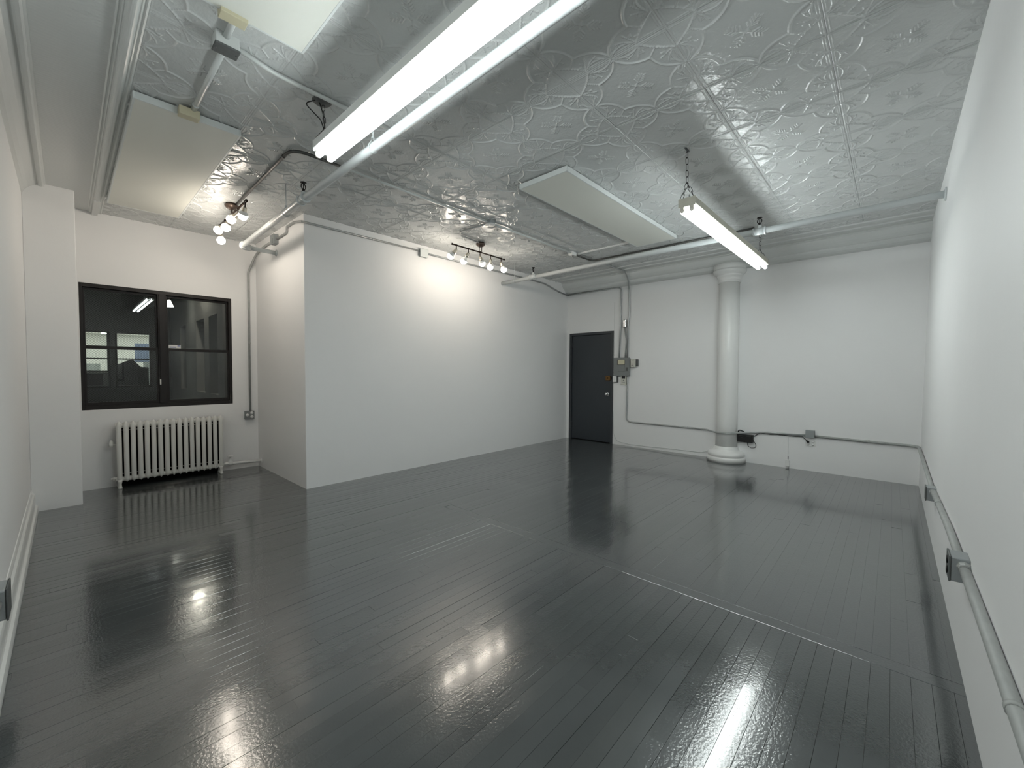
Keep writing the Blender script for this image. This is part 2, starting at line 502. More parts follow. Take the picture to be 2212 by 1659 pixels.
# ceiling slab, tin tiles under it
ceiling = struct(MB().box(XL-0.1, XB+0.14, -0.42, YW+0.16, ZC+0.03, ZC+0.12).build('ceiling', M['ceiling']))
CELL = 0.594
NG = 190
def tile_height():
    n = NG+1
    H = np.zeros((n, n))
    g = np.linspace(-0.5, 0.5, n)
    def ridge(pts, width, height, bead=0.0):
        pts = np.array(pts, float)
        seg = np.linalg.norm(np.diff(pts, axis=0), axis=1)
        s = np.concatenate([[0], np.cumsum(seg)])
        m = max(2, int(s[-1]/0.004))
        t = np.linspace(0, s[-1], m)
        X = np.interp(t, s, pts[:, 0]); Y = np.interp(t, s, pts[:, 1])
        for x, y, tt in zip(X, Y, t):
            hh = height
            if bead: hh = height*(0.25+0.75*abs(sin(pi*tt/bead)))
            i0 = int((x+0.5)*NG); j0 = int((y+0.5)*NG); k = int(width*NG*2.2)+2
            ia, ib, ja, jb = max(0, i0-k), min(n, i0+k+1), max(0, j0-k), min(n, j0+k+1)
            if ia >= ib or ja >= jb: continue
            d2 = (g[ia:ib, None]-x)**2+(g[None, ja:jb]-y)**2
            H[ia:ib, ja:jb] = np.maximum(H[ia:ib, ja:jb], hh*np.exp(-d2/(width*0.5)**2))
    def arc(p, q, bulge, n=24):
        p = np.array(p, float); q = np.array(q, float)
        d = q-p; nrm = np.array([-d[1], d[0]])
        t = np.linspace(0, 1, n)
        return [p+d*a+nrm*bulge*4*a*(1-a) for a in t]
    def sym(pts, width, height, bead=0.0):
        for k in range(4):
            c, s_ = round(cos(k*pi/2)), round(sin(k*pi/2))
            for fl in (1, -1):
                ridge([(c*p[0]-s_*p[1]*fl, s_*p[0]+c*p[1]*fl) for p in pts], width, height, bead)
    ROPE, BEAD = 0.017, 0.011
    hh = 0.0066
    # double seams
    for off in (0.488, 0.470):
        sym([(0.0, off), (0.5, off)], 0.009, 0.0034)
    # inner ring round every corner: nodes on the seams, arcs between them (mirrored half per octant)
    a = arc((0.25, 0.5), (0.5, 0.25), -0.07)
    sym(a, ROPE, hh, 0.03)
    # outline of the field: lobes from the diagonal cusp to the middle of the seam
    sym(arc((0.268, 0.268), (0.0, 0.462), 0.16), ROPE, hh)
    sym(arc((0.0, 0.5), (0.12, 0.40), 0.0), ROPE*0.8, hh*0.6, 0.022)
    # crossing arcs of the chain along the seams
    sym(arc((0.24, 0.49), (0.105, 0.385), 0.12), BEAD, hh*0.9, 0.021)
    sym(arc((0.25, 0.47), (0.0, 0.5), 0.22), ROPE*0.8, hh*0.75)
    # spoke from the ring to the cusp
    sym([(0.352, 0.352), (0.268, 0.268)], BEAD, hh, 0.021)
    sym([(0.25, 0.47), (0.19, 0.335)], BEAD, hh*0.85, 0.021)
    # sprigs between spokes
    for (x, y_, ang) in ((0.255, 0.365, 2.2), (0.30, 0.41, 2.6)):
        for da in (-0.5, 0, 0.5):
            sym([(x, y_), (x+0.035*cos(ang+da), y_+0.035*sin(ang+da))], 0.009, hh*0.7)
    # small knots on the seams
    sym([(0.0, 0.47), (0.035, 0.45)], 0.014, hh*0.9); sym([(0.25, 0.485), (0.262, 0.475)], 0.022, hh)
    # leaf cross in the middle (diagonal leaves)
    for k in range(4):
        an = pi/4+k*pi/2
        ux, uy = cos(an), sin(an)
        ridge([(0.02*ux, 0.02*uy), (0.165*ux, 0.165*uy)], 0.012, hh*0.7)
        for t in (0.05, 0.08, 0.11, 0.14):
            for sd in (-1, 1):
                l = 0.036*(1.1-t*4.2) + 0.012
                ridge([(t*ux, t*uy), ((t+l*0.9)*ux-sd*l*uy, (t+l*0.9)*uy+sd*l*ux)], 0.012, hh*0.85)
    ridge([(0, 0), (0.001, 0.001)], 0.03, hh)
    return H
TH = tile_height()
def tile_mesh(u0, u1, v0, v1, step=1):
    """relief of the part u0..u1, v0..v1 of the cell (-.5...5)"""
    iu = np.unique(np.concatenate([np.arange(round((u0+0.5)*NG), round((u1+0.5)*NG)+1, step), [round((u1+0.5)*NG)]]))
    iv = np.unique(np.concatenate([np.arange(round((v0+0.5)*NG), round((v1+0.5)*NG)+1, step), [round((v1+0.5)*NG)]]))
    nu, nv = len(iu), len(iv)
    X = (iu/NG-0.5)*CELL; Y = (iv/NG-0.5)*CELL
    Z = -TH[np.ix_(iu, iv)].copy()
    # sheet edges turn up into the seam
    if u0 <= -0.499: Z[0, :] += 0.0016
    if u1 >= 0.499: Z[-1, :] += 0.0016
    if v0 <= -0.499: Z[:, 0] += 0.0016
    if v1 >= 0.499: Z[:, -1] += 0.0016
    co = np.stack([np.repeat(X, nv), np.tile(Y, nu), Z.ravel()], 1)
    idx = np.arange(nu*nv).reshape(nu, nv)
    q = np.stack([idx[:-1, :-1], idx[:-1, 1:], idx[1:, 1:], idx[1:, :-1]], -1).reshape(-1, 4)
    me = bpy.data.meshes.new('tin_tile')
    me.vertices.add(len(co)); me.vertices.foreach_set('co', co.astype(np.float32).ravel())
    me.loops.add(q.size); me.loops.foreach_set('vertex_index', q.astype(np.int32).ravel())
    me.polygons.add(len(q)); me.polygons.foreach_set('loop_start', np.arange(0, q.size, 4, dtype=np.int32))
    me.polygons.foreach_set('loop_total', np.full(len(q), 4, np.int32))
    me.polygons.foreach_set('use_smooth', np.ones(len(q), bool))
    me.update(); me.validate()
    me.materials.append(M['ceiling'])
    return me
TCX, TCY = 2.37, 1.776
_tiles = {}
def put_tile(cx_, cy_, u0=-0.5, u1=0.5, v0=-0.5, v1=0.5):
    key = (round(u0, 3), round(u1, 3), round(v0, 3), round(v1, 3))
    if key not in _tiles: _tiles[key] = tile_mesh(u0, u1, v0, v1, 1)
    o = bpy.data.objects.new('tin_tile', _tiles[key])
    COL.objects.link(o); o.parent = ceiling
    o.location = (cx_, cy_, ZC+random.uniform(-0.0008, 0.0008))
    o.rotation_euler = (random.uniform(-0.004, 0.004), random.uniform(-0.004, 0.004), 0)
for i in range(-3, 7):
    cx_ = TCX+CELL*i
    for j in range(-3, 9):
        cy_ = TCY+CELL*j
        lo, hi = cy_-CELL/2, cy_+CELL/2
        xl, xh = cx_-CELL/2, cx_+CELL/2
        if xh < 0.3: continue
        if hi < YP+0.02:
            put_tile(cx_, cy_)
        elif lo < YP:                                    # the row that meets the partition
            if xh <= XP: put_tile(cx_, cy_)
            elif xl < XP:
                put_tile(cx_, cy_, -0.5, 0.5, -0.5, (YP-cy_)/CELL); put_tile(cx_, cy_, -0.5, (XP-cx_)/CELL, (YP-cy_)/CELL, 0.5)
            else: put_tile(cx_, cy_, -0.5, 0.5, -0.5, (YP-cy_)/CELL)
        elif xl < XP and lo < YW:
            put_tile(cx_, cy_, -0.5, min(0.5, (XP-cx_)/CELL), -0.5, min(0.5, (YW-cy_)/CELL))
# plain reeded strip between the left wall and the tiles
ys = np.arange(-0.42, YW, 0.0045)
w = MB()
rows = []
for yy in ys:
    z = ZC-0.0012*(0.5+0.5*sin(2*pi*yy/0.027))
    rows.append([w.bm.verts.new((x, yy, z)) for x in (-0.135, 0.30)])
for A, B in zip(rows[:-1], rows[1:]):
    f_ = w.bm.faces.new((A[0], B[0], B[1], A[1])); f_.smooth = True
w.build('reeded_strip', M['ceiling_trim'], ceiling)
# plain strip between the tiles and the cornice, with its raised fillets
xs0 = TCX+CELL*6.5
w = MB()
prof = [(xs0-0.004, ZC+0.02), (xs0-0.004, ZC-0.002)]
for xr in (6.235, 6.43):
    prof += [(xr-0.02, ZC-0.002), (xr-0.014, ZC-0.012), (xr, ZC-0.016), (xr+0.014, ZC-0.012), (xr+0.02, ZC-0.002)]
prof += [(6.66, ZC-0.002), (6.66, ZC+0.02)]
w.prism(prof, 'y', YR1-0.02, YP)
w.build('fillet_strip', M['ceiling_trim'], ceiling)

# mouldings
prof = [(XL, 2.935), (XL+0.006, 2.945), (-0.222, 2.975), (-0.20, 3.003), (-0.172, 3.027), (-0.146, 3.042), (-0.138, 3.044), (-0.138, 3.034),
        (-0.128, 3.031), (-0.112, 3.031), (-0.104, 3.036), (-0.104, 3.05), (-0.092, 3.056), (-0.088, 3.09), (XL, 3.09)]
struct(MB().prism(prof, 'y', -0.30, 5.862).build('trim_1', M['ceiling_trim']))
prof = [(0.196, 3.075), (0.196, 3.056), (0.203, 3.052), (0.209, 3.056), (0.215, 3.056), (0.220, 3.052)]
prof += [(0.250+0.026*cos(a), 3.053-0.026*sin(a)) for a in np.linspace(pi, 0, 11)]
prof += [(0.281, 3.052), (0.287, 3.056), (0.292, 3.056), (0.298, 3.052), (0.306, 3.056), (0.306, 3.075)]
w = MB().prism(prof, 'y', -0.30, YW)
w.box(0.226, 0.274, 5.93, YW, 3.022, 3.06, bevel=0.004)
struct(w.build('trim_2', M['ceiling_trim']))
prof = [(6.60, 3.09), (6.60, 3.052), (6.615, 3.047), (6.628, 3.040), (6.632, 3.026), (6.640, 3.010), (6.655, 2.985), (6.678, 2.96), (6.702, 2.944),
        (6.722, 2.938), (6.724, 2.930), (6.732, 2.930), (6.736, 2.915), (6.75, 2.892), (6.775, 2.874), (6.80, 2.866), (XB, 2.862), (XB, 3.09)]
struct(MB().prism(prof, 'y', YR1-0.02, YP).build('trim_3', M['ceiling_trim']))
# skirting on the left wall
prof = [(XL, -0.01), (-0.198, -0.01), (-0.197, 0.03), (-0.201, 0.055), (-0.212, 0.066), (-0.215, 0.078), (-0.214, 0.145), (-0.218, 0.165), (-0.229, 0.178),
        (-0.231, 0.19), (-0.236, 0.205), (XL, 0.207)]
struct(MB().prism(prof, 'y', -0.30, 5.86).build('baseboard_left', M['trim']))

# round iron column half sunk in the back wall
col_ = thing('column', 'white round iron column with moulded base and capital against the back wall', 'column', (6.75, 1.825, 0))
CX, CY = 6.75, 1.825
MB().lathe([(0.0, 0), (0.262, 0), (0.262, 0.062), (0.256, 0.070), (0.236, 0.078), (0.244, 0.086), (0.250, 0.105), (0.246, 0.125), (0.232, 0.145),
            (0.205, 0.158), (0.180, 0.168), (0.168, 0.19), (0.158, 0.222), (0.150, 0.228), (0.0, 0.228)], (CX, CY, 0), seg=48).build('base', M['trim'], col_)
MB().lathe([(0.0, 0.20), (0.147, 0.20), (0.143, 0.6), (0.141, 1.6), (0.138, 2.70), (0.0, 2.70)], (CX, CY, 0), seg=48).build('shaft', M['trim'], col_)
MB().lathe([(0.0, 2.66), (0.142, 2.66), (0.153, 2.668), (0.153, 2.688), (0.143, 2.697), (0.146, 2.72), (0.160, 2.742), (0.172, 2.752), (0.176, 2.764),
            (0.172, 2.775), (0.190, 2.785), (0.214, 2.806), (0.226, 2.832), (0.222, 2.846), (0.205, 2.852), (0.214, 2.862), (0.214, 2.93), (0.0, 2.93)], (CX, CY, 0), seg=48).build('capital', M['trim'], col_)

# ------------------------------------------------------------------ window
win = thing('window_1', 'black framed pair of sash windows above the radiator, night outside', 'window', (0.814, YW, WZ0))
struct(win)
FY0, FY1 = YW+0.006, YW+0.11
w = MB()
w.box(WX0, 0.140, FY0, FY1, WZ0, WZ1, 0.002).box(1.482, WX1, FY0, FY1, WZ0, WZ1, 0.002)
w.box(0.140, 1.482, FY0, FY1, 2.238, WZ1, 0.002).box(0.140, 1.482, FY0, FY1, WZ0, 0.932, 0.002)
w.build('frame', M['window_frame'], win)
w = MB().box(0.764, 0.844, FY0-0.004, FY1, 0.932, 2.238, 0.003)
w.box(0.776, 0.832, FY0-0.014, FY0-0.002, 0.932, 2.238, 0.003)
w.build('mullion', M['window_frame'], win)
MB().box(0.769, 0.781, FY0-0.030, FY0-0.006, 1.155, 1.218, 0.003).build('sash_pull', M['white_plastic'], win)['label'] = 'small white sash pull'
SASH = []
for (x0, x1, wired) in ((0.140, 0.764, True), (0.844, 1.482, False)):
    for (z0, z1, yy, up) in ((1.563, 2.238, FY0+0.058, True), (0.932, 1.597, FY0+0.026, False)):
        w = MB()
        st = 0.018
        w.box(x0, x0+st, yy-0.014, yy+0.014, z0, z1, 0.002).box(x1-st, x1, yy-0.014, yy+0.014, z0, z1, 0.002)
        w.box(x0+st, x1-st, yy-0.014, yy+0.014, z0, z0+(0.030 if up else 0.036), 0.002)
        w.box(x0+st, x1-st, yy-0.014, yy+0.014, z1-(0.026 if up else 0.034), z1, 0.002)
        s = w.build('sash', M['window_frame'], win)
        p = MB().box(x0+st-0.004, x1-st+0.004, yy-0.002, yy+0.002, z0+0.024, z1-0.02).build('pane', M['wired_glass'] if wired else M['glass'], s)
        if wired: p['label'] = 'wired glass pane'
        SASH.append(s)
# sticker on the right upper pane
yy = FY0+0.058-0.0028
stk = MB().box(0.868, 0.985, yy-0.0006, yy, 1.600, 1.640).build('sticker', M['white_plastic'], SASH[2]); stk['label'] = 'white sticker with blue print'
w = MB().box(0.875, 0.940, yy-0.0012, yy-0.0005, 1.607, 1.613).box(0.875, 0.940, yy-0.0012, yy-0.0005, 1.617, 1.6195)
w.box(0.952, 0.979, yy-0.0012, yy-0.0005, 1.626, 1.635).box(0.952, 0.979, yy-0.0012, yy-0.0005, 1.614, 1.621)
w.build('print', M['blue_ink'], win)['label'] = 'blue sticker print'

# ------------------------------------------------------------------ door
door = thing('door_1', 'charcoal steel door with brass rim lock and chrome knob in far corner', 'door', (XB, 4.26, 0))
struct(door)
w = MB()
fx0, fx1 = XB-0.016, XB+0.10
w.box(fx0, fx1, DY0, DY0+0.048, 0.0, DZ, 0.003).box(fx0, fx1, DY1-0.048, DY1, 0.0, DZ, 0.003).box(fx0, fx1, DY0+0.048, DY1-0.048, DZ-0.048, DZ, 0.003)
w.box(XB+0.055, fx1, DY0+0.04, DY0+0.062, 0, DZ-0.04).box(XB+0.055, fx1, DY1-0.062, DY1-0.04, 0, DZ-0.04)
w.build('frame', M['door_frame'], door)
MB().box(XB+0.008, XB+0.053, DY0+0.054, DY1-0.053, 0.016, DZ-0.054, 0.002).build('leaf', M['door'], door)
MB().box(XB+0.056, XB+0.12, DY0+0.01, DY1-0.01, 0.0, DZ-0.01).build('dark_gap', M['black'], door)
for hz in (0.29, 1.15, 1.86):
    w = MB().cyl((XB+0.001, DY1-0.050, hz-0.05), (XB+0.001, DY1-0.050, hz+0.05), 0.008, 10)
    w.box(XB+0.002, XB+0.009, DY1-0.085, DY1-0.05, hz-0.048, hz+0.048)
    w.build('hinge', M['door_frame'], door)
kn = (XB+0.008, 3.892, 0.915)
w = MB().lathe([(0, 0), (0.032, 0), (0.032, 0.005), (0.027, 0.009), (0.013, 0.012), (0.012, 0.03), (0.016, 0.036), (0.027, 0.045), (0.029, 0.055), (0.024, 0.066), (0.010, 0.071), (0, 0.072)],
              kn, (-1, 0, 0), 24)
w.build('knob', M['chrome'], door)['label'] = 'chrome knob'
w = MB().box(XB-0.024, XB+0.008, 3.832, 3.925, 1.172, 1.256, 0.004)
w.cyl((XB-0.024, 3.885, 1.214), (XB-0.034, 3.885, 1.214), 0.016, 16).box(XB-0.046, XB-0.032, 3.872, 3.898, 1.209, 1.219, 0.002)
w.build('rim_lock', M['brass'], door)['label'] = 'aged brass rim lock'
MB().box(XB-0.03, XB-0.014, 3.800, 3.828, 1.185, 1.245, 0.003).build('strike', M['bronze'], door)['label'] = 'dark bronze strike'

# ------------------------------------------------------------------ radiator
rad = thing('radiator', 'white painted cast iron column radiator under the window', 'radiator', (0.86, 6.36, 0))
N = 17
RX0, RX1 = 0.389, 1.336
pitch = (RX1-RX0)/(N-1)
def section_mesh(rear=False):
    w = MB()
    def col(yc, wx, dy, z0, z1):
        # flattened tube with pointed shoulders
        prof = [(0.1, z0), (0.62, z0+0.014), (1.0, z0+0.045), (1.0, z1-0.055), (0.80, z1-0.025), (0.45, z1-0.008), (0.12, z1)]
        rings = []
        for s, z in prof:
            rings.append([w.bm.verts.new((wx*s*cos(2*pi*k/16)*0.5, yc+dy*(0.6+0.4*s)*0.5*sin(2*pi*k/16)*min(1, s+0.2), z)) for k in range(16)])
        for A, B in zip(rings[:-1], rings[1:]):
            for k in range(16):
                f = w.bm.faces.new((A[k], A[(k+1) % 16], B[(k+1) % 16], B[k])); f.smooth = True
        w.bm.faces.new(list(reversed(rings[0]))); w.bm.faces.new(rings[-1])
    if rear:
        col(0.0, 0.030, 0.046, 0.090, 0.732)
        col(0.052, 0.030, 0.052, 0.090, 0.732)
        return w
    col(-0.052, 0.045, 0.046, 0.072, 0.755)
    # headers joining the columns, top and bottom
    for zc in (0.722, 0.100):
        w.tube([(0, -0.05, zc), (0, 0.072, zc)], [0.018, 0.014], 12)
    for zc in (0.706, 0.106):
        w.cyl((-pitch/2-0.0005, -0.03, zc), (pitch/2+0.0005, -0.03, zc), 0.026, 16)
    return w
s0 = section_mesh().build('section', M['radiator'], rad)
s0.location = (RX0, 6.365, 0)
r0 = section_mesh(True).build('rear_column', M['radiator_dark'], s0); r0.location = (0, 0, 0); r0.matrix_parent_inverse = Matrix.Identity(4)  # near-black columns behind the front row keep the gaps dark
r0['label'] = 'dark rear columns'
for k in range(1, N):
    c = copy_part(s0, rad, (RX0+k*pitch, 6.365, 0))
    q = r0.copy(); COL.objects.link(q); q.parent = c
for xx in (RX0, RX1):
    for yy in (6.313, 6.417):
        w = MB().lathe([(0.022, 0.10), (0.019, 0.075), (0.014, 0.05), (0.015, 0.03), (0.019, 0.015), (0.020, 0.0)], (xx, yy, 0), seg=16)
        w.build('foot', M['radiator'], rad)
w = MB()
for zc in (0.655, 0.165):
    w.cyl((RX0-0.03, 6.34, zc), (RX1+0.03, 6.34, zc), 0.0035, 8)
w.build('tie_rod', M['radiator'], rad)
w = MB().lathe([(0.0, 0), (0.022, 0), (0.022, 0.02), (0.012, 0.022), (0.012, 0.04), (0.0, 0.04)], (RX0-0.03, 6.365, 0.112), (-1, 0, 0), 6, smooth=False)
w.build('end_plug', M['radiator'], rad)
w = MB().cyl((RX0-0.02, 6.365, 0.50), (RX0-0.055, 6.365, 0.50), 0.006, 10).lathe([(0, 0), (0.015, 0), (0.018, 0.02), (0.018, 0.05), (0.010, 0.07), (0, 0.07)], (RX0-0.058, 6.365, 0.475), seg=16)
w.build('air_vent', M['radiator'], rad)
o = MB().box(RX0-0.005, RX1+0.005, 6.452, 6.486, 0.0, 0.70).build('backing', M['radiator_dark'], rad); o['label'] = 'dark backing behind the sections'  # near-black sheet filling the space behind the columns, down to the floor
# supply pipe with valve
sp = thing('supply_pipe', 'white painted heating pipe with hand valve from radiator to alcove corner', 'pipe', (1.58, 6.365, 0.10))
w = MB().tube(fillet([(RX1+0.034, 6.365, 0.112), (1.44, 6.365, 0.106), (XP, 6.385, 0.085)], 0.03), 0.019, 14)
w.lathe([(0.026, 0), (0.03, 0.004), (0.03, 0.03), (0.026, 0.034)], (1.385, 6.365, 0.109), (1, 0, 0), 6, smooth=False)
w.build('pipe', M['trim'], sp)
w = MB().lathe([(0.0, -0.028), (0.022, -0.025), (0.030, 0), (0.022, 0.026), (0.016, 0.04), (0.018, 0.055), (0.010, 0.062), (0.007, 0.085), (0.0, 0.085)], (1.447, 6.365, 0.108), seg=16)
w.build('valve_body', M['trim'], sp)
w = MB().lathe([(0.0, 0.083), (0.010, 0.083), (0.034, 0.090), (0.036, 0.096), (0.032, 0.101), (0.008, 0.104), (0, 0.104)], (1.447, 6.365, 0.108), seg=20)
w.build('handwheel', M['trim'], sp)
MB().lathe([(0.02, 0), (0.035, 0.0), (0.033, 0.006), (0.02, 0.009)], (XP, 6.385, 0.085), (-1, 0, 0), 20).build('escutcheon', M['trim'], sp)

# ------------------------------------------------------------------ sprinkler pipes
def sprinkler(parent, p, frame_axis):
    """upright black sprinkler head standing on point p"""
    x, y, z = p
    w = MB().lathe([(0.0, 0), (0.012, 0), (0.012, 0.012), (0.008, 0.014), (0.007, 0.026), (0.0, 0.026)], p, seg=12)
    ux, uy = frame_axis
    for sd in (-1, 1):
        w.tube([(x+sd*ux*0.008, y+sd*uy*0.008, z+0.016), (x+sd*ux*0.022, y+sd*uy*0.022, z+0.034), (x+sd*ux*0.021, y+sd*uy*0.021, z+0.052), (x+sd*ux*0.006, y+sd*uy*0.006, z+0.072)], 0.0042, 8)
    w.cyl((x, y, z+0.024), (x, y, z+0.072), 0.004, 8)
    h = w.build('sprinkler_head', M['black_iron'], parent)
    MB().lathe([(0.0, 0), (0.010, 0), (0.024, 0.002), (0.025, 0.008), (0.008, 0.011), (0, 0.011)], (x, y, z+0.070), seg=16).build('deflector', M['black_iron'], h)
    return h

lp = thing('sprinkler_pipe', 'thick white sprinkler pipe crossing the ceiling beside the near tube light', 'pipe', (1.42, 3.0, 2.80))
PL = [(1.442, 5.672, 2.793), (1.412, 3.75, 2.800), (1.392, 0.9, 2.806), (1.385, -0.27, 2.808)]
MB().tube(PL, 0.030, 20).build('pipe', M['pipe'], lp)
w = MB().tube(fillet([(1.441, 5.60, 2.793), (1.444, 5.672, 2.792), (1.53, 5.672, 2.790)], 0.045, 8), 0.037, 20)
w.lathe([(0.036, 0), (0.042, 0.003), (0.042, 0.022), (0.036, 0.025)], (1.441, 5.612, 2.793), (0, -1, 0), 20)
w.build('elbow', M['pipe'], lp)
MB().tube([(1.52, 5.672, 2.790), (XP, 5.672, 2.790)], 0.025, 16).build('branch', M['pipe'], lp)
MB().lathe([(0.025, 0), (0.040, 0.0), (0.038, 0.008), (0.026, 0.012)], (XP, 5.672, 2.790), (-1, 0, 0), 24).build('escutcheon', M['pipe'], lp)
w = MB().tube([(1.4108, 3.69, 2.8), (1.4118, 3.79, 2.80)], 0.038, 20)
for yy in (3.685, 3.782):
    w.lathe([(0.036, 0), (0.044, 0.002), (0.044, 0.014), (0.036, 0.016)], (1.411, yy, 2.8), (0, 1, 0), 20)
w.cyl((1.411, 3.74, 2.82), (1.411, 3.74, 2.862), 0.020, 14)
w.build('tee', M['pipe'], lp)
sprinkler(lp, (1.411, 3.74, 2.862), (0.94, 0.34))
def hanger(parent, x, y, z, r, axis):
    w = MB().cyl((x, y, ZC+0.002), (x, y, z+r+0.02), 0.0045, 8)
    w.lathe([(0, 0), (0.012, 0), (0.012, 0.008), (0, 0.008)], (x, y, z+r+0.03), seg=6, smooth=False)
    ring = []
    ax, ay = axis
    for k in range(20):
        a = 2*pi*k/20
        ring.append((x+(r+0.003)*cos(a)*(-ay), y+(r+0.003)*cos(a)*ax, z+(r+0.003)*sin(a)))
    w.tube(ring, 0.004, 6, closed=True)
    for sd in (-1, 1):
        w.cyl((x-ay*sd*r*0.9, y+ax*sd*r*0.9, z+r*0.5), (x, y, z+r+0.035), 0.004, 6)
    w.build('hanger', M['pipe'], parent)
hanger(lp, 1.424, 4.19, 2.798, 0.030, (0, 1))
hanger(lp, 1.404, 2.55, 2.803, 0.030, (0, 1))

bp_ = thing('sprinkler_pipe', 'long white sprinkler pipe under the cornice along the back wall', 'pipe', (4.95, 2.3, 2.79))
PB = [(4.952, YP, 2.790), (4.93, 2.2, 2.800), (4.905, -0.283, 2.800)]
MB().tube(PB, 0.030, 20).build('pipe', M['pipe'], bp_)
for (yy, nm) in ((4.13, 0), (1.055, 1)):
    xx = 4.905+(yy+0.283)*0.00925
    w = MB().tube([(xx, yy-0.055, 2.799), (xx, yy+0.055, 2.799)], 0.037, 20)
    for q in (yy-0.06, yy+0.045): w.lathe([(0.035, 0), (0.042, 0.002), (0.042, 0.013), (0.035, 0.015)], (xx, q, 2.799), (0, 1, 0), 20)
    w.cyl((xx, yy, 2.82), (xx, yy, 2.862), 0.020, 14)
    w.build('tee', M['pipe'], bp_)
    sprinkler(bp_, (xx, yy, 2.862), (0.2, 0.98) if nm else (0.98, 0.2))
hanger(bp_, 4.948, 4.52, 2.792, 0.030, (0, 1))
MB().lathe([(0.03, 0), (0.055, 0.0), (0.052, 0.008), (0.031, 0.012)], (4.905, -0.2835, 2.800), (0, 1, 0), 24).build('escutcheon', M['pipe'], bp_)

# ------------------------------------------------------------------ tube lights
def link_mesh(L, W, r):
    w = MB()
    pts = []
    a = L/2-W/2
    for k in range(9): pts.append((W/2*cos(pi*k/8), 0, a+W/2*sin(pi*k/8)))
    for k in range(9): pts.append((W/2*cos(pi+pi*k/8), 0, -a+W/2*sin(pi+pi*k/8)))
    return w.tube(pts, r, 6, closed=True)
def chain(parent, proto, p, q, L, r):
    p, q = Vector(p), Vector(q)
    d = q-p
    n = max(1, round(d.length/(L-2*r)))
    rotq = Vector((0, 0, 1)).rotation_difference(d.normalized())
    for k in range(n):
        c = p+d*((k+0.5)/n)
        o = proto.copy(); COL.objects.link(o); o.parent = parent
        o.matrix_parent_inverse = Matrix.Translation(parent_world(parent)).inverted()
        o.rotation_mode = 'QUATERNION'
        tw = Matrix.Rotation(pi/2*(k % 2)+0.35, 4, 'Z').to_quaternion()
        o.rotation_quaternion = rotq @ tw
        o.location = c
def tube_light(name_label, axis, c0, c1, zbox, half, hgt, mat, tubes_off, tube_drop, tube_pieces, near_end=True):
    """strip light from c0 to c1 (xy) with bottom of the box at zbox"""
    t = thing('tube_light', name_label, 'light', ((c0[0]+c1[0])/2, (c0[1]+c1[1])/2, zbox))
    d = Vector((c1[0]-c0[0], c1[1]-c0[1], 0)); Lg = d.length; d.normalize()
    nrm = Vector((-d.y, d.x, 0))
    rm = Matrix(((d.x, nrm.x, 0, c0[0]), (d.y, nrm.y, 0, c0[1]), (0, 0, 1, zbox), (0, 0, 0, 1)))
    def put(w, nm, m_, par=t):
        me_bm = w.bm
        bmesh.ops.transform(me_bm, matrix=rm, verts=list(me_bm.verts))
        return w.build(nm, m_, par)
    # channel: tapered section
    w = MB().prism([(-half, hgt), (half, hgt), (half, 0.012), (half-0.010, 0.0), (-half+0.010, 0.0), (-half, 0.012)], 'x', 0.004, Lg-0.004)
    body = put(w, 'housing', mat)
    for x0, x1 in ((0.0, 0.005), (Lg-0.005, Lg)):
        w = MB().box(x0, x1, -half-0.002, half+0.002, -0.004, hgt+0.002, 0.001)
        xs = x0-0.0012 if x0 == 0 else x1+0.0012
        for yk, zk in ((-half*0.78, hgt*0.80), (half*0.78, hgt*0.80), (-half*0.5, hgt*0.35), (half*0.5, hgt*0.35)):
            w.cyl((xs, yk, zk), ((x0+x1)/2, yk, zk), 0.0045, 8)
        e = put(w, 'end_plate', mat)
    # sockets and tubes
    zt = -tube_drop
    nb = tube_pieces
    for yk in tubes_off:
        for q in range(nb):
            a, b = Lg*q/nb+0.018, Lg*(q+1)/nb-0.018
            w = MB().lathe([(0.0, 0), (0.0165, 0), (0.019, 0.004), (0.019, b-a-0.004), (0.0165, b-a), (0.0, b-a)], (a, yk, zt), (1, 0, 0), 20)
            put(w, 'tube', M['tube'])
            for (s0_, s1_) in ((a-0.017, a-0.001), (b+0.001, b+0.017)):
                w = MB().box(s0_, s1_, yk-0.014, yk+0.014, zt+0.004, 0.006, 0.002).cyl((s0_, yk, zt), (s1_, yk, zt), 0.0155, 14)
                put(w, 'tube_socket', M['socket'])
    return t, rm
L1A, L1B = (1.130, 2.672), (1.130, 0.232)
t1, rm1 = tube_light('near white twin tube strip light hanging beside the thick pipe', 'y', L1A, L1B, 2.702, 0.062, 0.058, M['fixture'], (-0.036, 0.036), 0.026, 1)
proto = link_mesh(0.045, 0.017, 0.0017).build('chain_link', M['black_iron'], t1)
proto.location = (1.150, 2.60, 2.775); 
MB().lathe([(0, 0), (0.058, 0), (0.058, 0.006), (0.046, 0.016), (0.0, 0.022)], (1.152, 2.735, ZC+0.004), (0, 0, -1), 24).build('ceiling_plate', M['steel_dark'], t1)
chain(t1, proto, (1.158, 2.735, ZC-0.02), (1.150, 2.690, 2.865), 0.045, 0.0017)
chain(t1, proto, (1.150, 2.690, 2.865), (1.180, 2.60, 2.765), 0.045, 0.0017)
chain(t1, proto, (1.150, 2.690, 2.865), (1.090, 2.60, 2.765), 0.045, 0.0017)
chain(t1, proto, (1.13, 0.35, ZC-0.01), (1.13, 0.32, 2.765), 0.045, 0.0017)
w = MB().tube(fillet([(1.11, 2.735, ZC-0.012), (1.06, 2.78, 3.03), (1.135, 2.715, 2.93), (1.148, 2.70, 2.87), (1.10, 2.705, 2.80), (1.075, 2.685, 2.75), (1.10, 2.66, 2.735)], 0.04, 5), 0.0035, 6)
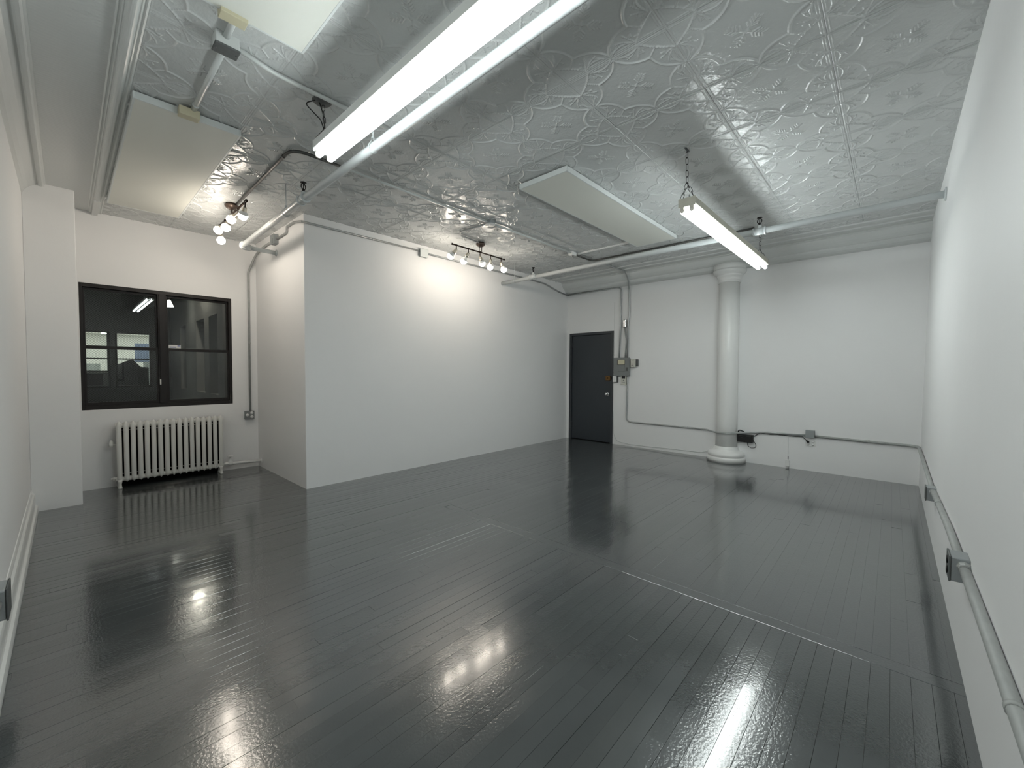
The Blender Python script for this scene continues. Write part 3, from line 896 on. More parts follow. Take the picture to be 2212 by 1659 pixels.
w.tube(fillet([(1.135, 2.735, ZC-0.012), (1.142, 2.70, 2.97), (1.150, 2.695, 2.89), (1.12, 2.69, 2.80), (1.13, 2.65, 2.765)], 0.04, 5), 0.003, 6)
w.build('power_cord', M['black'], t1)

L2A, L2B = (3.285, 1.205), (5.725, 1.190)
t2, rm2 = tube_light('aged cream twin tube strip light hanging by chains near the right wall', 'x', L2A, L2B, 2.622, 0.062, 0.062, M['fixture_old'], (-0.036, 0.036), 0.030, 1)
proto2 = link_mesh(0.052, 0.021, 0.0021).build('chain_link', M['black_iron'], t2)
proto2.location = (3.345, 1.205, 2.70)
w = MB().box(3.255, 3.335, 1.206, 1.220, ZC-0.010, ZC-0.001, 0.001).tube([(3.297, 1.213, ZC-0.003), (3.297, 1.213, ZC-0.03)], 0.004, 6)
w.build('ceiling_plate', M['steel_dark'], t2)
chain(t2, proto2, (3.296, 1.213, ZC-0.02), (3.30, 1.208, 2.80), 0.052, 0.0021)
chain(t2, proto2, (3.30, 1.208, 2.80), (3.31, 1.255, 2.688), 0.052, 0.0021)
chain(t2, proto2, (3.30, 1.208, 2.80), (3.31, 1.160, 2.688), 0.052, 0.0021)
chain(t2, proto2, (5.60, 1.19, ZC-0.002), (5.60, 1.19, 2.79), 0.052, 0.0021)
chain(t2, proto2, (5.60, 1.19, 2.79), (5.61, 1.235, 2.688), 0.052, 0.0021)
chain(t2, proto2, (5.60, 1.19, 2.79), (5.61, 1.145, 2.688), 0.052, 0.0021)

# ------------------------------------------------------------------ spot rails
def spot_rail(label, canopy, a, b, heads, rail_axis):
    t = thing('spot_rail', label, 'light', (canopy[0], canopy[1], ZC))
    x, y = canopy
    zb = a[2]
    w = MB().lathe([(0.0, 0), (0.048, 0), (0.048, 0.018), (0.062, 0.020), (0.062, 0.030), (0.05, 0.048), (0.025, 0.062), (0.0, 0.064)], (x, y, ZC), (0, 0, -1), 28)
    w.build('canopy', M['canopy'], t)
    for sd in (-0.022, 0.022):
        MB().cyl((x+sd*rail_axis[0], y+sd*rail_axis[1], ZC-0.05), (x+sd*rail_axis[0], y+sd*rail_axis[1], zb), 0.005, 8).build('stem', M['bronze'], t)
    w = MB().tube([a, b], 0.0095, 12)
    d = (Vector(b)-Vector(a)).normalized()
    for p, s in ((Vector(a), -1), (Vector(b), 1)):
        w.lathe([(0.0, -0.008), (0.013, -0.006), (0.014, 0.0), (0.013, 0.008), (0.0, 0.012)], p, d*s, 12)
    w.build('rail', M['bronze'], t)
    for (pa, pb) in heads:
        pa = Vector(pa); pb = Vector(pb)
        piv = pa+Vector((0, 0, -0.052))
        ax = (pb-piv).normalized()
        w = MB().cyl(pa, piv, 0.006, 10)
        w.lathe([(0, -0.012), (0.013, -0.010), (0.013, 0.010), (0, 0.012)], pa, d, 12)
        w.build('arm', M['bronze'], t)
        w = MB().lathe([(0.0, -0.006), (0.014, -0.004), (0.018, 0.010), (0.021, 0.035), (0.031, 0.055), (0.029, 0.056), (0.019, 0.038), (0.0, 0.03)], piv, ax, 20)
        hd = w.build('lamp_head', M['nickel'], t)
        l = (pb-piv).length
        w = MB().lathe([(0.0, l-0.064), (0.013, l-0.062), (0.015, l-0.052), (0.027, l-0.038), (0.039, l-0.020), (0.0425, l-0.011), (0.040, l-0.013), (0.0, l-0.015)], piv, ax, 24)
        w.build('bulb_base', M['white_plastic'], hd)
        w = MB().lathe([(0.0398, l-0.012), (0.0412, l-0.004), (0.0415, l+0.004), (0.037, l+0.022), (0.028, l+0.034), (0.014, l+0.041), (0.0, l+0.043)], piv, ax, 16)
        w.build('bulb', M['bulb'], hd)
    return t
spot_rail('bronze five bulb spot rail over the window alcove', (1.204, 5.086), (1.2, 4.56, 2.945), (1.2, 5.61, 2.945),
          [((1.2, 4.60, 2.945), (1.192, 4.642, 2.824)), ((1.2, 4.84, 2.945), (1.153, 4.884, 2.838)), ((1.2, 5.08, 2.945), (1.161, 5.126, 2.817)),
           ((1.2, 5.32, 2.945), (1.146, 5.361, 2.838)), ((1.2, 5.56, 2.945), (1.219, 5.595, 2.794))], (0, 1))
spot_rail('bronze five bulb spot rail in front of the long white wall', (3.817, 4.112), (3.334, 4.112, 2.932), (4.272, 4.112, 2.926),
          [((3.40, 4.112, 2.931), (3.367, 4.183, 2.802)), ((3.603, 4.112, 2.93), (3.583, 4.18, 2.781)), ((3.809, 4.112, 2.929), (3.854, 4.118, 2.791)),
           ((4.008, 4.112, 2.928), (4.029, 4.144, 2.778)), ((4.212, 4.112, 2.927), (4.263, 4.109, 2.783))], (1, 0))

# ------------------------------------------------------------------ radiant heater panels on the ceiling
def heater(label, x0, x1, y0, y1, conn=None):
    t = thing('heater_panel', label, 'heater', ((x0+x1)/2, (y0+y1)/2, ZC), 'flat radiant heater panels on the ceiling')
    zb, zt = 3.008, 3.052
    MB().box(x0+0.010, x1-0.010, y0+0.010, y1-0.010, zb+0.001, zb+0.03).build('panel_face', M['heater'], t)
    w = MB()
    f = 0.012
    w.box(x0, x0+f, y0, y1, zb, zt, 0.0015).box(x1-f, x1, y0, y1, zb, zt, 0.0015)
    w.box(x0+f, x1-f, y0, y0+f, zb, zt, 0.0015).box(x0+f, x1-f, y1-f, y1, zb, zt, 0.0015)
    w.build('edge_frame', M['heater_frame'], t)
    for xx in (x0+0.04, x1-0.04):
        for yy in (y0+0.04, y1-0.04):
            MB().cyl((xx, yy, zt-0.01), (xx, yy, ZC+0.004), 0.006, 8).build('standoff', M['steel_dark'], t)
    if conn:
        cx_, cy_, sgn = conn
        w = MB().box(cx_-0.055, cx_+0.055, cy_-0.032, cy_+0.032, 2.992, 3.045, 0.003)
        w.build('terminal_box', M['ivory'], t)['label'] = 'ivory terminal box'
    return t
heater('cream heater panel above the window alcove, with ivory terminal box', 0.314, 0.888, 3.47, 5.85, (0.585, 3.445, 1))
heater('cream heater panel nearest the camera, cut by the top edge', 0.314, 0.888, -0.05, 2.335, (0.573, 2.338, 1))
heater('white edged heater panel in the middle of the ceiling', 2.865, 5.235, 2.035, 2.565)

# ------------------------------------------------------------------ conduits and boxes on the ceiling
def conduit(label, pts, r, mat, bend=0.08, loc=None, straps=(), strap_dir=(0, 0, 1), cat='conduit'):
    P = fillet(pts, bend, 7)
    t = thing('conduit', label, cat, loc if loc else P[0])
    MB().tube(P, r, 12).build('tube', mat, t)
    for (sp_, ax) in straps:
        w = MB().lathe([(r+0.0005, -0.009), (r+0.003, -0.009), (r+0.003, 0.009), (r+0.0005, 0.009)], sp_, ax, 12)
        sd = Vector(strap_dir)*(r-0.003)
        c = Vector(sp_)+sd
        w.box(c.x-0.006, c.x+0.006, c.y-0.006, c.y+0.006, c.z-0.006, c.z+0.006, 0.001)
        w.build('strap', mat, t)
    return t

ZD = ZC-0.018
# junction box B and the painted runs to the panel terminals
jb = thing('junction_box', 'grey covered junction box on the ceiling between two heater panels', 'box', (0.60, 2.585, ZC))
MB().box(0.548, 0.652, 2.548, 2.626, 3.0, ZC+0.002, 0.004).build('box_body', M['conduit_white'], jb)
w = MB().box(0.544, 0.656, 2.544, 2.630, 2.990, 3.001, 0.004)
for xx in (0.554, 0.646): w.cyl((xx, 2.587, 2.991), (xx, 2.587, 2.987), 0.005, 8)
w.build('cover', M['steel_dark'], jb)
conduit('white painted conduit from junction box to window side heater panel', [(0.606, 2.628, ZD), (0.606, 3.411, ZD)], 0.0155, M['conduit_white'], straps=[((0.606, 3.35, ZD), (0, 1, 0))])
conduit('short painted conduit from junction box to nearest heater panel', [(0.593, 2.546, ZD), (0.593, 2.372, ZD)], 0.0155, M['conduit_white'])
conduit('painted ceiling conduit from junction box to near tube light', [(0.652, 2.60, ZD), (0.85, 2.655, ZD), (1.07, 2.66, ZD), (1.60, 2.66, ZD)], 0.013, M['conduit_white'], bend=0.3)
# round box above spot rail 2 and runs
rb = thing('junction_box', 'white round junction box on the ceiling above the far spot rail', 'box', (3.36, 3.455, ZC))
MB().lathe([(0.0, 0), (0.056, 0), (0.056, 0.034), (0.0, 0.034)], (3.36, 3.455, ZC), (0, 0, -1), 8, smooth=False).build('box_body', M['steel_box'], rb)
MB().lathe([(0.0, 0.034), (0.060, 0.034), (0.058, 0.040), (0.0, 0.042)], (3.36, 3.455, ZC), (0, 0, -1), 24).build('cover', M['trim'], rb)
conduit('grey steel conduit bending across the ceiling to the alcove spot rail', [(1.235, 5.02, ZD), (1.216, 3.44, ZD), (1.62, 3.44, ZD)], 0.0125, M['conduit_dark'], bend=0.13,
        straps=[((1.2165, 3.62, ZD), (0, 1, 0))])
conduit('white painted ceiling conduit from thick pipe to round junction box', [(1.62, 3.44, ZD), (1.75, 3.445, ZD), (3.305, 3.455, ZD)], 0.0125, M['conduit_white'])
conduit('white painted ceiling conduit from round junction box toward back corner', [(3.415, 3.455, ZD), (4.965, 3.455, ZD)], 0.0125, M['conduit_white'])
conduit('looped grey conduit from round junction box to far spot rail', [(3.345, 3.505, ZD), (3.325, 3.95, ZD), (3.42, 4.055, ZD), (3.765, 4.09, ZD)], 0.011, M['conduit'], bend=0.10)
cb = thing('junction_box', 'small white junction box on the ceiling near the back corner', 'box', (5.02, 3.455, ZC))
MB().box(4.965, 5.075, 3.418, 3.492, 3.012, ZC+0.002, 0.006).build('box_body', M['trim'], cb)
MB().lathe([(0.006, 0), (0.011, 0), (0.011, 0.006), (0.0, 0.006)], (5.03, 3.455, 3.013), (0, 0, -1), 10).build('knockout', M['black'], cb)
conduit('dark steel conduit bending behind the back sprinkler pipe', [(5.075, 3.455, ZD), (5.565, 3.465, ZD), (5.575, 1.25, ZD)], 0.0125, M['conduit_dark'], bend=0.12,
        straps=[((5.5745, 2.2, ZD), (0, 1, 0))])
rw = MB().box(5.098, 5.122, 2.575, 3.418, 3.040, ZC+0.002, 0.002).build('raceway', M['trim'])
tag(rw, 'flat white wire raceway from small junction box to middle heater panel', 'raceway')

# run along the alcove, round the corner and over the door
RC = 0.0135
oy = YW-RC-0.006
xa = XP-RC-0.006
conduit('grey conduit rising from alcove outlet to square box on alcove side wall',
        [(1.712, oy, 0.77), (1.712, oy, 2.66), (xa-0.005, YW-0.09, 2.90), (xa, 6.05, 2.945), (xa, 5.70, 2.945)], RC, M['conduit_dull'], bend=0.14,
        straps=[((1.712, oy, 1.70), (0, 0, 1))], strap_dir=(0, 1, 0))
yb = YP-RC-0.006
conduit('kinked grey conduit from square box toward the corner of the long wall',
        [(xa, 5.585, 2.945), (xa, 5.27, 2.945), (xa, 5.265, 3.012), (xa, 5.02, 3.012), (xa-0.003, yb+0.012, 2.964), (xa-0.001, yb-0.003, 2.962)], RC*0.9, M['conduit'], bend=0.045)
conduit('grey conduit along the top of the long wall from corner to pale box',
        [(xa-0.004, yb, 2.962), (2.0, yb, 2.962), (3.30, yb, 2.972)], RC*0.9, M['conduit'], bend=0.045,
        straps=[((2.62, yb, 2.967), (1, 0, 0))], strap_dir=(0, 1, 0))
conduit('grey conduit from pale long wall box dropping into the back corner',
        [(3.435, yb, 2.957), (4.45, yb, 2.962), (5.52, yb, 2.968), (6.06, yb, 2.962), (6.52, yb, 2.872), (XB-RC-0.004, yb, 2.842)],
        RC, M['conduit'], bend=0.09, straps=[((4.6, yb, 2.9625), (1, 0, 0))], strap_dir=(0, 1, 0))
sb = thing('junction_box', 'grey square junction box high on the alcove side wall', 'box', (XP, 5.64, 2.945))
MB().box(XP-0.052, XP, 5.585, 5.70, 2.885, 3.0, 0.004).build('box_body', M['steel_box'], sb)
w = MB().box(XP-0.058, XP-0.051, 5.583, 5.702, 2.883, 3.002, 0.003).box(XP-0.063, XP-0.057, 5.605, 5.655, 2.895, 2.945, 0.001)
w.build('cover', M['steel_box'], sb)
lb = thing('junction_box', 'pale grey junction box at the top of the long white wall', 'box', (3.37, YP, 2.955))
MB().box(3.308, 3.432, YP-0.045, YP, 2.895, 3.0, 0.006).build('box_body', M['steel_box'], lb)
MB().box(3.305, 3.435, YP-0.051, YP-0.044, 2.892, 3.003, 0.005).build('cover', M['heater_frame'], lb)

conduit('grey conduit over the door turning down to the electrical panel',
        [(XB-RC-0.004, yb-0.004, 2.842), (XB-RC-0.004, 4.65, 2.845), (XB-RC-0.004, 3.63, 2.858), (XB-RC-0.004, 3.632, 2.2), (XB-RC-0.03, 3.640, 1.58)], RC, M['conduit'], bend=0.09)
# outlet at the foot of the alcove conduit
ao = thing('outlet_box', 'grey steel outlet box right of the radiator', 'outlet', (1.695, YW, 0.72))
MB().box(1.640, 1.752, YW-0.045, YW, 0.665, 0.775, 0.006).build('box_body', M['steel_box'], ao)
MB().box(1.638, 1.754, YW-0.050, YW-0.044, 0.663, 0.777, 0.005).build('cover', M['panel_grey'], ao)
for (xx, zz) in ((1.668, 0.722), (1.722, 0.748), (1.722, 0.695)):
    w = MB().lathe([(0.0, 0), (0.019, 0), (0.019, 0.003), (0.0, 0.0035)], (xx, YW-0.050, zz), (0, -1, 0), 20)
    r_ = w.build('receptacle', M['white_plastic'], ao); r_['label'] = 'white receptacle'
    w = MB()
    for dx in (-0.007, 0.007): w.box(xx+dx-0.0015, xx+dx+0.0015, YW-0.0542, YW-0.0532, zz-0.004, zz+0.006)
    w.build('slot', M['ink'], r_)

# conduits beside the door down to the electrical panel
XC = XB-RC-0.004
conduit('steel conduit crossing the cornice and dropping to electrical panel',
        [(5.62, 3.405, ZC-0.018), (6.52, 3.405, ZC-0.018), (6.64, 3.42, 2.965), (6.72, 3.44, 2.90), (XC-0.01, 3.475, 2.80), (XC, 3.466, 2.40), (XC, 3.485, 2.18), (XC-0.014, 3.487, 1.58)],
        0.012, M['conduit'], bend=0.06)
cse = conduit('short steel conduit with capped elbow above electrical panel', [(XC-0.01, 3.545, 2.13), (XC-0.016, 3.508, 1.87), (XC-0.016, 3.527, 1.58)], 0.0125, M['conduit'], bend=0.3)
cbx = MB().box(XB-0.055, XB-0.002, 3.512, 3.574, 2.122, 2.265, 0.014, 3).build('elbow_cap', M['chrome'], cse)
cbx['label'] = 'shiny capped elbow'

ep = thing('electrical_panel', 'grey electrical panel on the wall right of the door', 'panel', (XB, 3.59, 1.42))
MB().box(XB-0.052, XB, 3.440, 3.735, 1.268, 1.578, 0.004).build('box_body', M['panel_grey'], ep)
MB().box(XB-0.058, XB-0.051, 3.432, 3.743, 1.260, 1.586, 0.003).build('cover', M['panel_grey'], ep)
MB().box(XB-0.066, XB-0.057, 3.520, 3.650, 1.335, 1.450, 0.003).build('panel_door', M['panel_grey'], ep)
MB().box(XB-0.0625, XB-0.057, 3.516, 3.668, 1.458, 1.548, 0.001).build('label_recess', M['black'], ep)
o = MB().box(XB-0.0645, XB-0.061, 3.520, 3.655, 1.464, 1.545).build('label_sheet', M['paper'], ep); o['label'] = 'cream label sheet'
MB().box(XB-0.066, XB-0.057, 3.458, 3.494, 1.350, 1.412, 0.002).build('latch', M['steel_dark'], ep)

th = thing('thermostat', 'beige thermostat on black bracket right of the electrical panel', 'thermostat', (XB, 3.36, 1.5))
MB().box(XB-0.035, XB, 3.285, 3.425, 1.435, 1.555, 0.006).build('bracket', M['steel_dark'], th)
MB().box(XB-0.066, XB-0.030, 3.322, 3.408, 1.415, 1.552, 0.006).build('body', M['beige_plastic'], th)
w = MB().box(XB-0.0672, XB-0.0655, 3.345, 3.375, 1.533, 1.540).box(XB-0.0672, XB-0.0655, 3.355, 3.390, 1.462, 1.474).box(XB-0.0672, XB-0.0655, 3.350, 3.392, 1.442, 1.450)
w.build('markings', M['ink'], th)
sw = thing('light_switch', 'white light switch below the electrical panel next to door frame', 'switch', (XB, 3.725, 1.2))
MB().box(XB-0.034, XB, 3.672, 3.756, 1.138, 1.258, 0.003).build('back_box', M['steel_dark'], sw)
MB().box(XB-0.041, XB-0.033, 3.690, 3.764, 1.145, 1.262, 0.003).build('plate', M['white_plastic'], sw)
MB().box(XB-0.046, XB-0.040, 3.708, 3.746, 1.170, 1.238, 0.003).build('rocker', M['trim'], sw)
kp = thing('keypad', 'beige alarm keypad with dark screen below the electrical panel', 'keypad', (XB, 3.555, 1.19))
MB().box(XB-0.030, XB, 3.502, 3.608, 1.100, 1.268, 0.005).build('body', M['beige_plastic'], kp)
MB().box(XB-0.033, XB-0.029, 3.524, 3.590, 1.212, 1.258, 0.001).build('screen', M['screen'], kp)
w = MB().lathe([(0, 0), (0.010, 0), (0.010, 0.004), (0, 0.005)], (XB-0.030, 3.556, 1.178), (-1, 0, 0), 12)
for yk in (3.533, 3.556, 3.578): w.box(XB-0.033, XB-0.029, yk-0.007, yk+0.007, 1.130, 1.142, 0.001)
w.build('button', M['panel_grey'], kp)

# conduit from the panel down, along the back wall and right wall
ZL = 0.44
XK = XB-0.0135-0.004
conduit('grey conduit from electrical panel down and along the back wall past the column',
        [(XB-0.03, 3.478, 1.27), (XK, 3.485, 1.15), (XK, 3.495, ZL), (XK, 2.30, ZL-0.004), (XK, 2.13, ZL-0.006), (6.592, 1.93, ZL-0.006), (6.585, 1.76, ZL-0.004), (XK-0.008, 1.50, 0.452), (XK, 1.30, 0.474), (XK, 0.845, 0.482)],
        0.0125, M['conduit'], bend=0.10, straps=[((XK, 2.42, ZL-0.004), (0, 1, 0))], strap_dir=(1, 0, 0))
YKW = YR0-0.004+0.017
conduit('grey conduit from back wall box round the corner onto the right wall',
        [(XK, 0.755, 0.482), (XK, 0.1, 0.472), (XK, YKW+0.0, 0.470), (5.9, YKW, 0.468), (4.49, YKW, 0.45)], 0.0155, M['conduit_dull'], bend=0.10,
        straps=[((XK, 0.20, 0.4735), (0, 1, 0))], strap_dir=(1, 0, 0))
conduit('grey conduit between two boxes low on the right wall', [(4.40, YKW, 0.452), (3.2, YKW, 0.50), (2.72, YKW, 0.50)], 0.017, M['conduit_dull'], bend=0.2,
        straps=[((3.9, YKW, 0.472), (1, 0, 0))], strap_dir=(0, -1, 0))
conduit('thick grey conduit nearest the camera low on the right wall', [(2.56, YKW, 0.505), (2.2, YKW, 0.506), (1.0, YKW, 0.505), (0.2, YKW, 0.50)], 0.018, M['conduit_dull'], bend=0.2,
        straps=[((1.58, YKW, 0.5055), (1, 0, 0))], strap_dir=(0, -1, 0))
gb = thing('junction_box', 'grey blank junction box on the back wall right of the column', 'box', (XB, 0.80, 0.51))
MB().box(XB-0.042, XB, 0.752, 0.850, 0.458, 0.558, 0.004).build('box_body', M['steel_box'], gb)
w = MB().box(XB-0.048, XB-0.041, 0.750, 0.852, 0.456, 0.560, 0.003)
for yk in (0.760, 0.842):
    for zk in (0.466, 0.550): w.cyl((XB-0.050, yk, zk), (XB-0.046, yk, zk), 0.004, 8)
w.build('cover', M['steel_box'], gb)
wo = thing('wall_outlet', 'white four gang wall outlet below the grey box on back wall', 'outlet', (XB, 0.796, 0.378))
MB().box(XB-0.007, XB, 0.738, 0.854, 0.336, 0.420, 0.003).build('plate', M['trim'], wo)
for yk in (0.770, 0.822):
    for zk in (0.395, 0.360):
        w = MB().lathe([(0.0, 0), (0.014, 0), (0.014, 0.003), (0.0, 0.0035)], (XB-0.007, yk, zk), (-1, 0, 0), 14)
        r_ = w.build('receptacle', M['white_plastic'], wo)
        w = MB()
        for dy in (-0.005, 0.005): w.box(XB-0.0112, XB-0.0102, yk+dy-0.0012, yk+dy+0.0012, zk-0.003, zk+0.005)
        w.build('slot', M['ink'], r_)
# black adapter and its cord
ad = thing('power_adapter', 'black power supply box tucked behind conduit right of the column', 'adapter', (XB, 1.585, 0.36))
MB().box(XB-0.062, XB, 1.475, 1.700, 0.303, 0.418, 0.010, 3).build('body', M['black'], ad)
w = MB().box(XB-0.0635, XB-0.061, 1.61, 1.635, 0.366, 0.371).box(XB-0.0635, XB-0.061, 1.50, 1.56, 0.394, 0.397).box(XB-0.0635, XB-0.061, 1.60, 1.66, 0.398, 0.401)
w.build('marking', M['ink'], ad)
w = MB().tube(fillet([(XB-0.03, 1.55, 0.305), (XB-0.03, 1.545, 0.25), (XB-0.03, 1.50, 0.225), (XB-0.03, 1.445, 0.235), (XB-0.03, 1.44, 0.28), (XB-0.03, 1.475, 0.34)], 0.03, 5), 0.0042, 8)
w.tube(fillet([(XB-0.03, 1.64, 0.415), (XB-0.03, 1.68, 0.452), (XB-0.03, 1.66, 0.475), (XB-0.03, 1.60, 0.455), (XB-0.03, 1.59, 0.43)], 0.02, 5), 0.008, 8)
w.build('cord', M['black'], ad)
w = MB().tube(fillet([(XB-0.012, 1.47, 0.40), (XB-0.010, 1.40, 0.452), (XB-0.012, 1.25, 0.448), (XB-0.012, 1.18, 0.455), (XB-0.012, 1.0, 0.454), (XB-0.012, 0.885, 0.458), (XB-0.02, 0.85, 0.425), (XB-0.03, 0.825, 0.405)], 0.03, 5), 0.0045, 8)
w.build('power_lead', M['black'], ad)
w = MB().tube([(XB-0.045, 0.842, 0.415), (XB-0.035, 0.822, 0.400), (XB-0.008, 0.820, 0.396)], [0.008, 0.015, 0.012], 12)
w.build('plug', M['black'], ad)
# phone jack with its wire
pj = thing('phone_jack', 'small white phone jack at floor below the back wall conduit', 'socket', (XB, 1.05, 0.065))
MB().box(XB-0.022, XB, 1.030, 1.078, 0.024, 0.108, 0.003).build('body', M['trim'], pj)
MB().tube(fillet([(XB-0.004, 1.050, 0.445), (XB-0.004, 1.048, 0.30), (XB-0.004, 1.050, 0.16), (XB-0.004, 1.040, 0.09), (XB-0.004, 1.036, 0.0)], 0.03, 4), 0.002, 6).build('wire', M['conduit_white'], pj)
MB().box(XB-0.012, XB-0.001, 1.043, 1.051, 0.125, 0.165, 0.002).build('splice', M['ink'], pj)
# loose white cable along the foot of the back wall
pts = [(XB-0.005, 3.765, 0.60), (XB-0.005, 3.75, 0.18), (XB-0.005, 3.68, 0.06), (XB-0.005, 3.45, 0.035), (XB-0.005, 3.0, 0.04), (XB-0.005, 2.8, 0.05), (XB-0.005, 2.4, 0.055), (XB-0.005, 2.2, 0.06), (XB-0.02, 2.09, 0.11)]
cab = MB().tube(fillet(pts, 0.08, 5), 0.0038, 6).build('phone_cable', M['conduit_white'])
tag(cab, 'thin white cable along the foot of the back wall left of column', 'cable')
pts = [(XB-0.004, 3.764, 2.60), (XB-0.004, 3.762, 2.0), (XB-0.004, 3.758, 1.62)]
cab = MB().tube(pts, 0.003, 6).build('phone_cable', M['conduit_white'])
tag(cab, 'thin white cable dropping straight beside the top of the door', 'cable')

# boxes on the right wall
def wall_box(label, x, z, w_, h_, dep, outlet):
    t = thing('outlet_box', label, 'outlet', (x, YR0, z))
    y0, y1 = YR0-0.006, YR0+dep
    MB().box(x-w_/2, x+w_/2, y0, y1, z-h_/2, z+h_/2, 0.004).build('box_body', M['steel_box'], t)
    MB().box(x-w_/2-0.003, x+w_/2+0.003, y1-0.001, y1+0.006, z-h_/2-0.003, z+h_/2+0.003, 0.003).build('cover', M['steel_dark'], t)
    if outlet:
        for dz in (-0.022, 0.022):
            w = MB().lathe([(0, 0), (0.017, 0), (0.017, 0.004), (0, 0.0045)], (x, y1+0.006, z+dz), (0, 1, 0), 16)
            w.build('receptacle', M['black'], t)
    # side hub facing the camera
    w = MB().lathe([(0.0, 0), (0.024, 0), (0.024, 0.012), (0.019, 0.016), (0.019, 0.030), (0.0, 0.030)], (x-w_/2, YKW, z+0.02), (-1, 0, 0), 8, smooth=False)
    w.build('connector', M['conduit_dull'], t)
    return t
wall_box('small grey box on the right wall nearest the back corner', 4.445, 0.425, 0.10, 0.10, 0.048, False)
wall_box('grey outlet box on the right wall nearest the camera', 2.64, 0.492, 0.11, 0.105, 0.052, True)
# box low on the left wall
lb2 = thing('outlet_box', 'grey weathered outlet box above the left baseboard', 'outlet', (XL, 2.83, 0.33))
MB().box(XL-0.002, XL+0.048, 2.76, 2.90, 0.262, 0.395, 0.008).build('box_body', M['steel_box'], lb2)
MB().box(XL+0.047, XL+0.054, 2.757, 2.903, 0.259, 0.398, 0.004).build('cover', M['steel_dark'], lb2)
MB().tube([(XL+0.022, 2.76, 0.34), (XL+0.022, 1.2, 0.34)], 0.016, 12).build('conduit_stub', M['conduit_dull'], lb2)

# ------------------------------------------------------------------ light court outside
ob = thing('opposite_building', 'dark building across the court with two lit office windows', 'building', (0.8, 14.0, -3.0))
w = MB()
xo = [(-4.0, -0.62), (0.745, 0.835), (1.52, 2.6)]
for (a, b) in xo: w.box(a, b, 14.0, 14.25, 0.88, 2.25)
w.box(-4.0, 2.6, 14.0, 14.25, -3.0, 0.88).box(-4.0, 2.6, 14.0, 14.25, 2.25, 7.5)
w.build('wall', M['masonry_dark'], ob)
for (a, b) in ((-0.62, 0.745), (0.835, 1.52)):
    w = MB()
    w.box(a, a+0.04, 14.02, 14.10, 0.88, 2.25).box(b-0.05, b, 14.02, 14.10, 0.88, 2.25).box(a, b, 14.02, 14.10, 2.215, 2.25).box(a, b, 14.02, 14.10, 0.88, 0.93)
    w.box(a, b, 14.02, 14.10, 1.822, 1.90).box(a, b, 14.04, 14.08, 1.575, 1.607)
    if a < 0: w.box(a, b, 14.04, 14.08, 1.27, 1.30)
    f_ = w.build('window', M['window_frame'], ob)
    MB().box(a+0.03, b-0.03, 14.06, 14.066, 0.92, 2.22).build('pane', M['glass'], f_)
w = MB()
w.box(-2.5, 3.2, 18.5, 18.6, -0.2, 3.0).box(-2.6, -2.5, 14.3, 18.6, -0.2, 3.0).box(3.2, 3.3, 14.3, 18.6, -0.2, 3.0).box(-2.6, 3.3, 14.3, 18.6, 2.95, 3.05).box(-2.6, 3.3, 14.3, 18.6, -0.3, -0.2)
w.box(-2.5, 3.2, 18.2, 18.5, 2.45, 2.95)
w.build('room_wall', M['office_wall'], ob)
w = MB().box(0.74, 0.90, 15.6, 17.2, 2.38, 2.42).box(-1.2, -1.04, 15.6, 17.2, 2.62, 2.66).box(2.2, 2.36, 15.6, 17.2, 2.62, 2.66)
w.build('ceiling_lamp', M['far_lamp'], ob)
MB().box(0.25, 0.72, 17.6, 18.1, -0.2, 1.50).build('cabinet', M['office_grey'], ob)
MB().box(1.45, 2.3, 17.0, 17.05, 1.55, 2.13).build('partition', M['office_blue'], ob)
MB().box(1.66, 2.1, 16.8, 17.3, 0.2, 1.56).build('cabinet', M['office_grey'], ob)
ac = thing('window_air_conditioner', 'dark air conditioner filling the lower left of the far window', 'appliance', (0.30, 13.95, 0.93))
w = MB().box(-0.05, 0.70, 13.80, 14.04, 0.93, 1.265, 0.008)
w.build('casing', M['office_grey'], ac)
w = MB().box(-0.02, 0.60, 13.792, 13.803, 0.95, 1.225)
for k in range(10): w.box(-0.02, 0.60, 13.784, 13.794, 0.955+k*0.027, 0.967+k*0.027)
w.build('grille', M['black'], ac)
w = MB().prism([(0.86, 0.93), (0.86, 1.445), (1.09, 1.565), (1.17, 1.575), (1.30, 1.40), (1.46, 1.385), (1.46, 0.93)], 'y', 14.12, 14.17)
bd = w.build('display_board', M['dark_cloth']); tag(bd, 'dark slanted board standing behind the far right window', 'board')

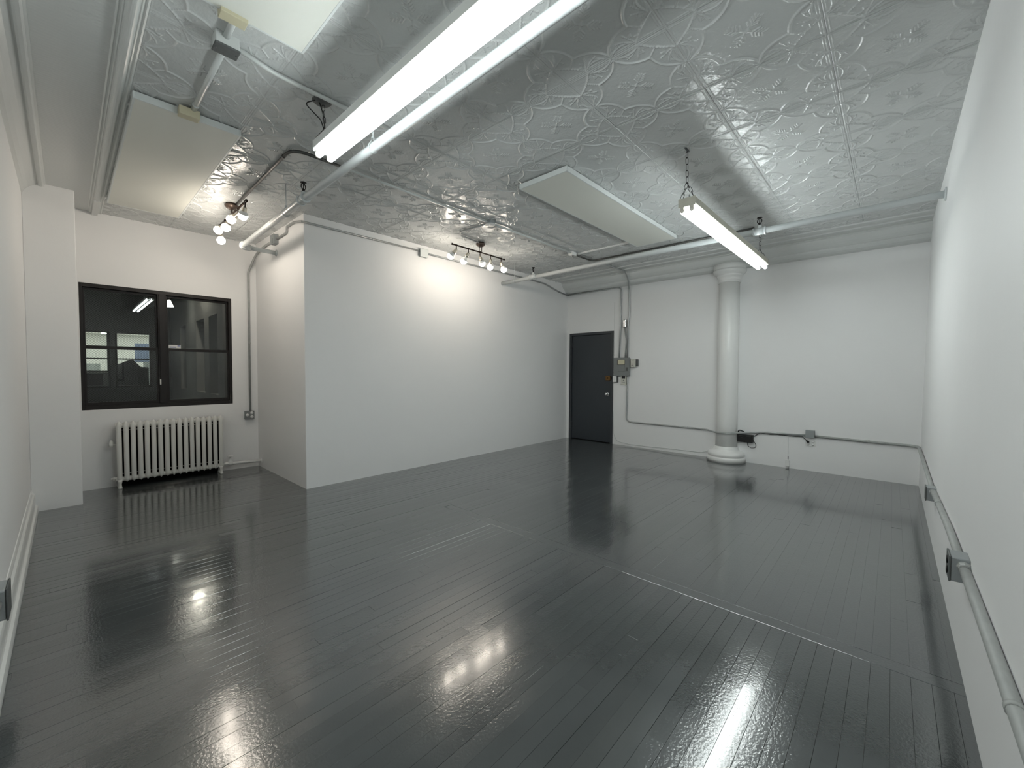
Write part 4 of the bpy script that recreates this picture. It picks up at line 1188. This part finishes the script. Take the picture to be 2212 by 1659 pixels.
cbld = thing('courtyard_building', 'pale courtyard wall with three tall dark windows seen at right', 'building', (2.1, 10.0, -3.0))
w = MB()
spans = [(9.1, 9.75), (10.14, 10.9), (12.0, 12.7)]
yy0 = 6.66
for (a, b) in spans:
    w.box(1.9, 2.2, yy0, a, 0.87, 2.36); yy0 = b
w.box(1.9, 2.2, yy0, 14.0, 0.87, 2.36)
w.box(1.9, 2.2, 6.66, 14.0, -3.0, 0.87).box(1.9, 2.2, 6.66, 14.0, 2.36, 7.5)
w.build('wall', M['masonry'], cbld)
for (a, b) in spans:
    w = MB().box(2.04, 2.10, a, a+0.05, 0.87, 2.36).box(2.04, 2.10, b-0.05, b, 0.87, 2.36).box(2.04, 2.10, a, b, 1.58, 1.64).box(2.04, 2.10, a, b, 2.31, 2.36).box(2.04, 2.10, a, b, 0.87, 0.92)
    f_ = w.build('window', M['window_frame'], cbld)
    MB().box(2.065, 2.072, a+0.04, b-0.04, 0.9, 2.33).build('pane', M['glass'], f_)
    MB().box(2.18, 2.2, a, b, 0.87, 2.36).build('dark_interior', M['black'], f_)

w = MB().lathe([(0, 0), (0.05, 0), (0.05, 0.02), (0.02, 0.03), (0.018, 0.20), (0.0, 0.20)], (1.9, 9.95, 3.40), (-1, 0, 0), 12)  # unseen lamp above the window view, added to light the court wall
w.lathe([(0.0, 0.03), (0.03, 0.03), (0.10, -0.03), (0.095, -0.03), (0.028, 0.02), (0.0, 0.02)], (1.70, 9.95, 3.40), seg=16)
lm = w.build('unseen_wall_lamp', M['window_frame'], cbld)
MB().lathe([(0.0, -0.09), (0.05, -0.08), (0.08, -0.04), (0.05, 0.0), (0.0, 0.012)], (1.70, 9.95, 3.37), seg=12).build('bulb', emitter('unseen_lamp_glow', (1.0, 0.95, 0.82), 120.0), lm)

fl = thing('court_lamp', 'small white lamp glowing on a bracket high on the courtyard wall', 'light', (1.52, 11.3, 2.72))
w = MB().tube(fillet([(1.9, 11.3, 2.92), (1.6, 11.3, 2.92), (1.52, 11.3, 2.86), (1.52, 11.3, 2.80)], 0.06), 0.014, 10).lathe([(0, 0), (0.05, 0), (0.05, 0.015), (0, 0.02)], (1.9, 11.3, 2.92), (-1, 0, 0), 12)
w.build('bracket', M['window_frame'], fl)
MB().lathe([(0.0, 0.09), (0.022, 0.085), (0.078, -0.055), (0.074, -0.055), (0.02, 0.07), (0, 0.075)], (1.52, 11.3, 2.72), (0, 0, 1), 20).build('shade', emitter('glowing_shade', (1.0, 1.0, 0.9), 5.0), fl)
MB().lathe([(0.0, -0.06), (0.05, -0.058), (0.066, -0.045), (0.03, 0.03), (0.0, 0.04)], (1.52, 11.3, 2.72), (0, 0, 1), 16).build('bulb', emitter('court_bulb_glow', (1.0, 1.0, 0.9), 14.0), fl)
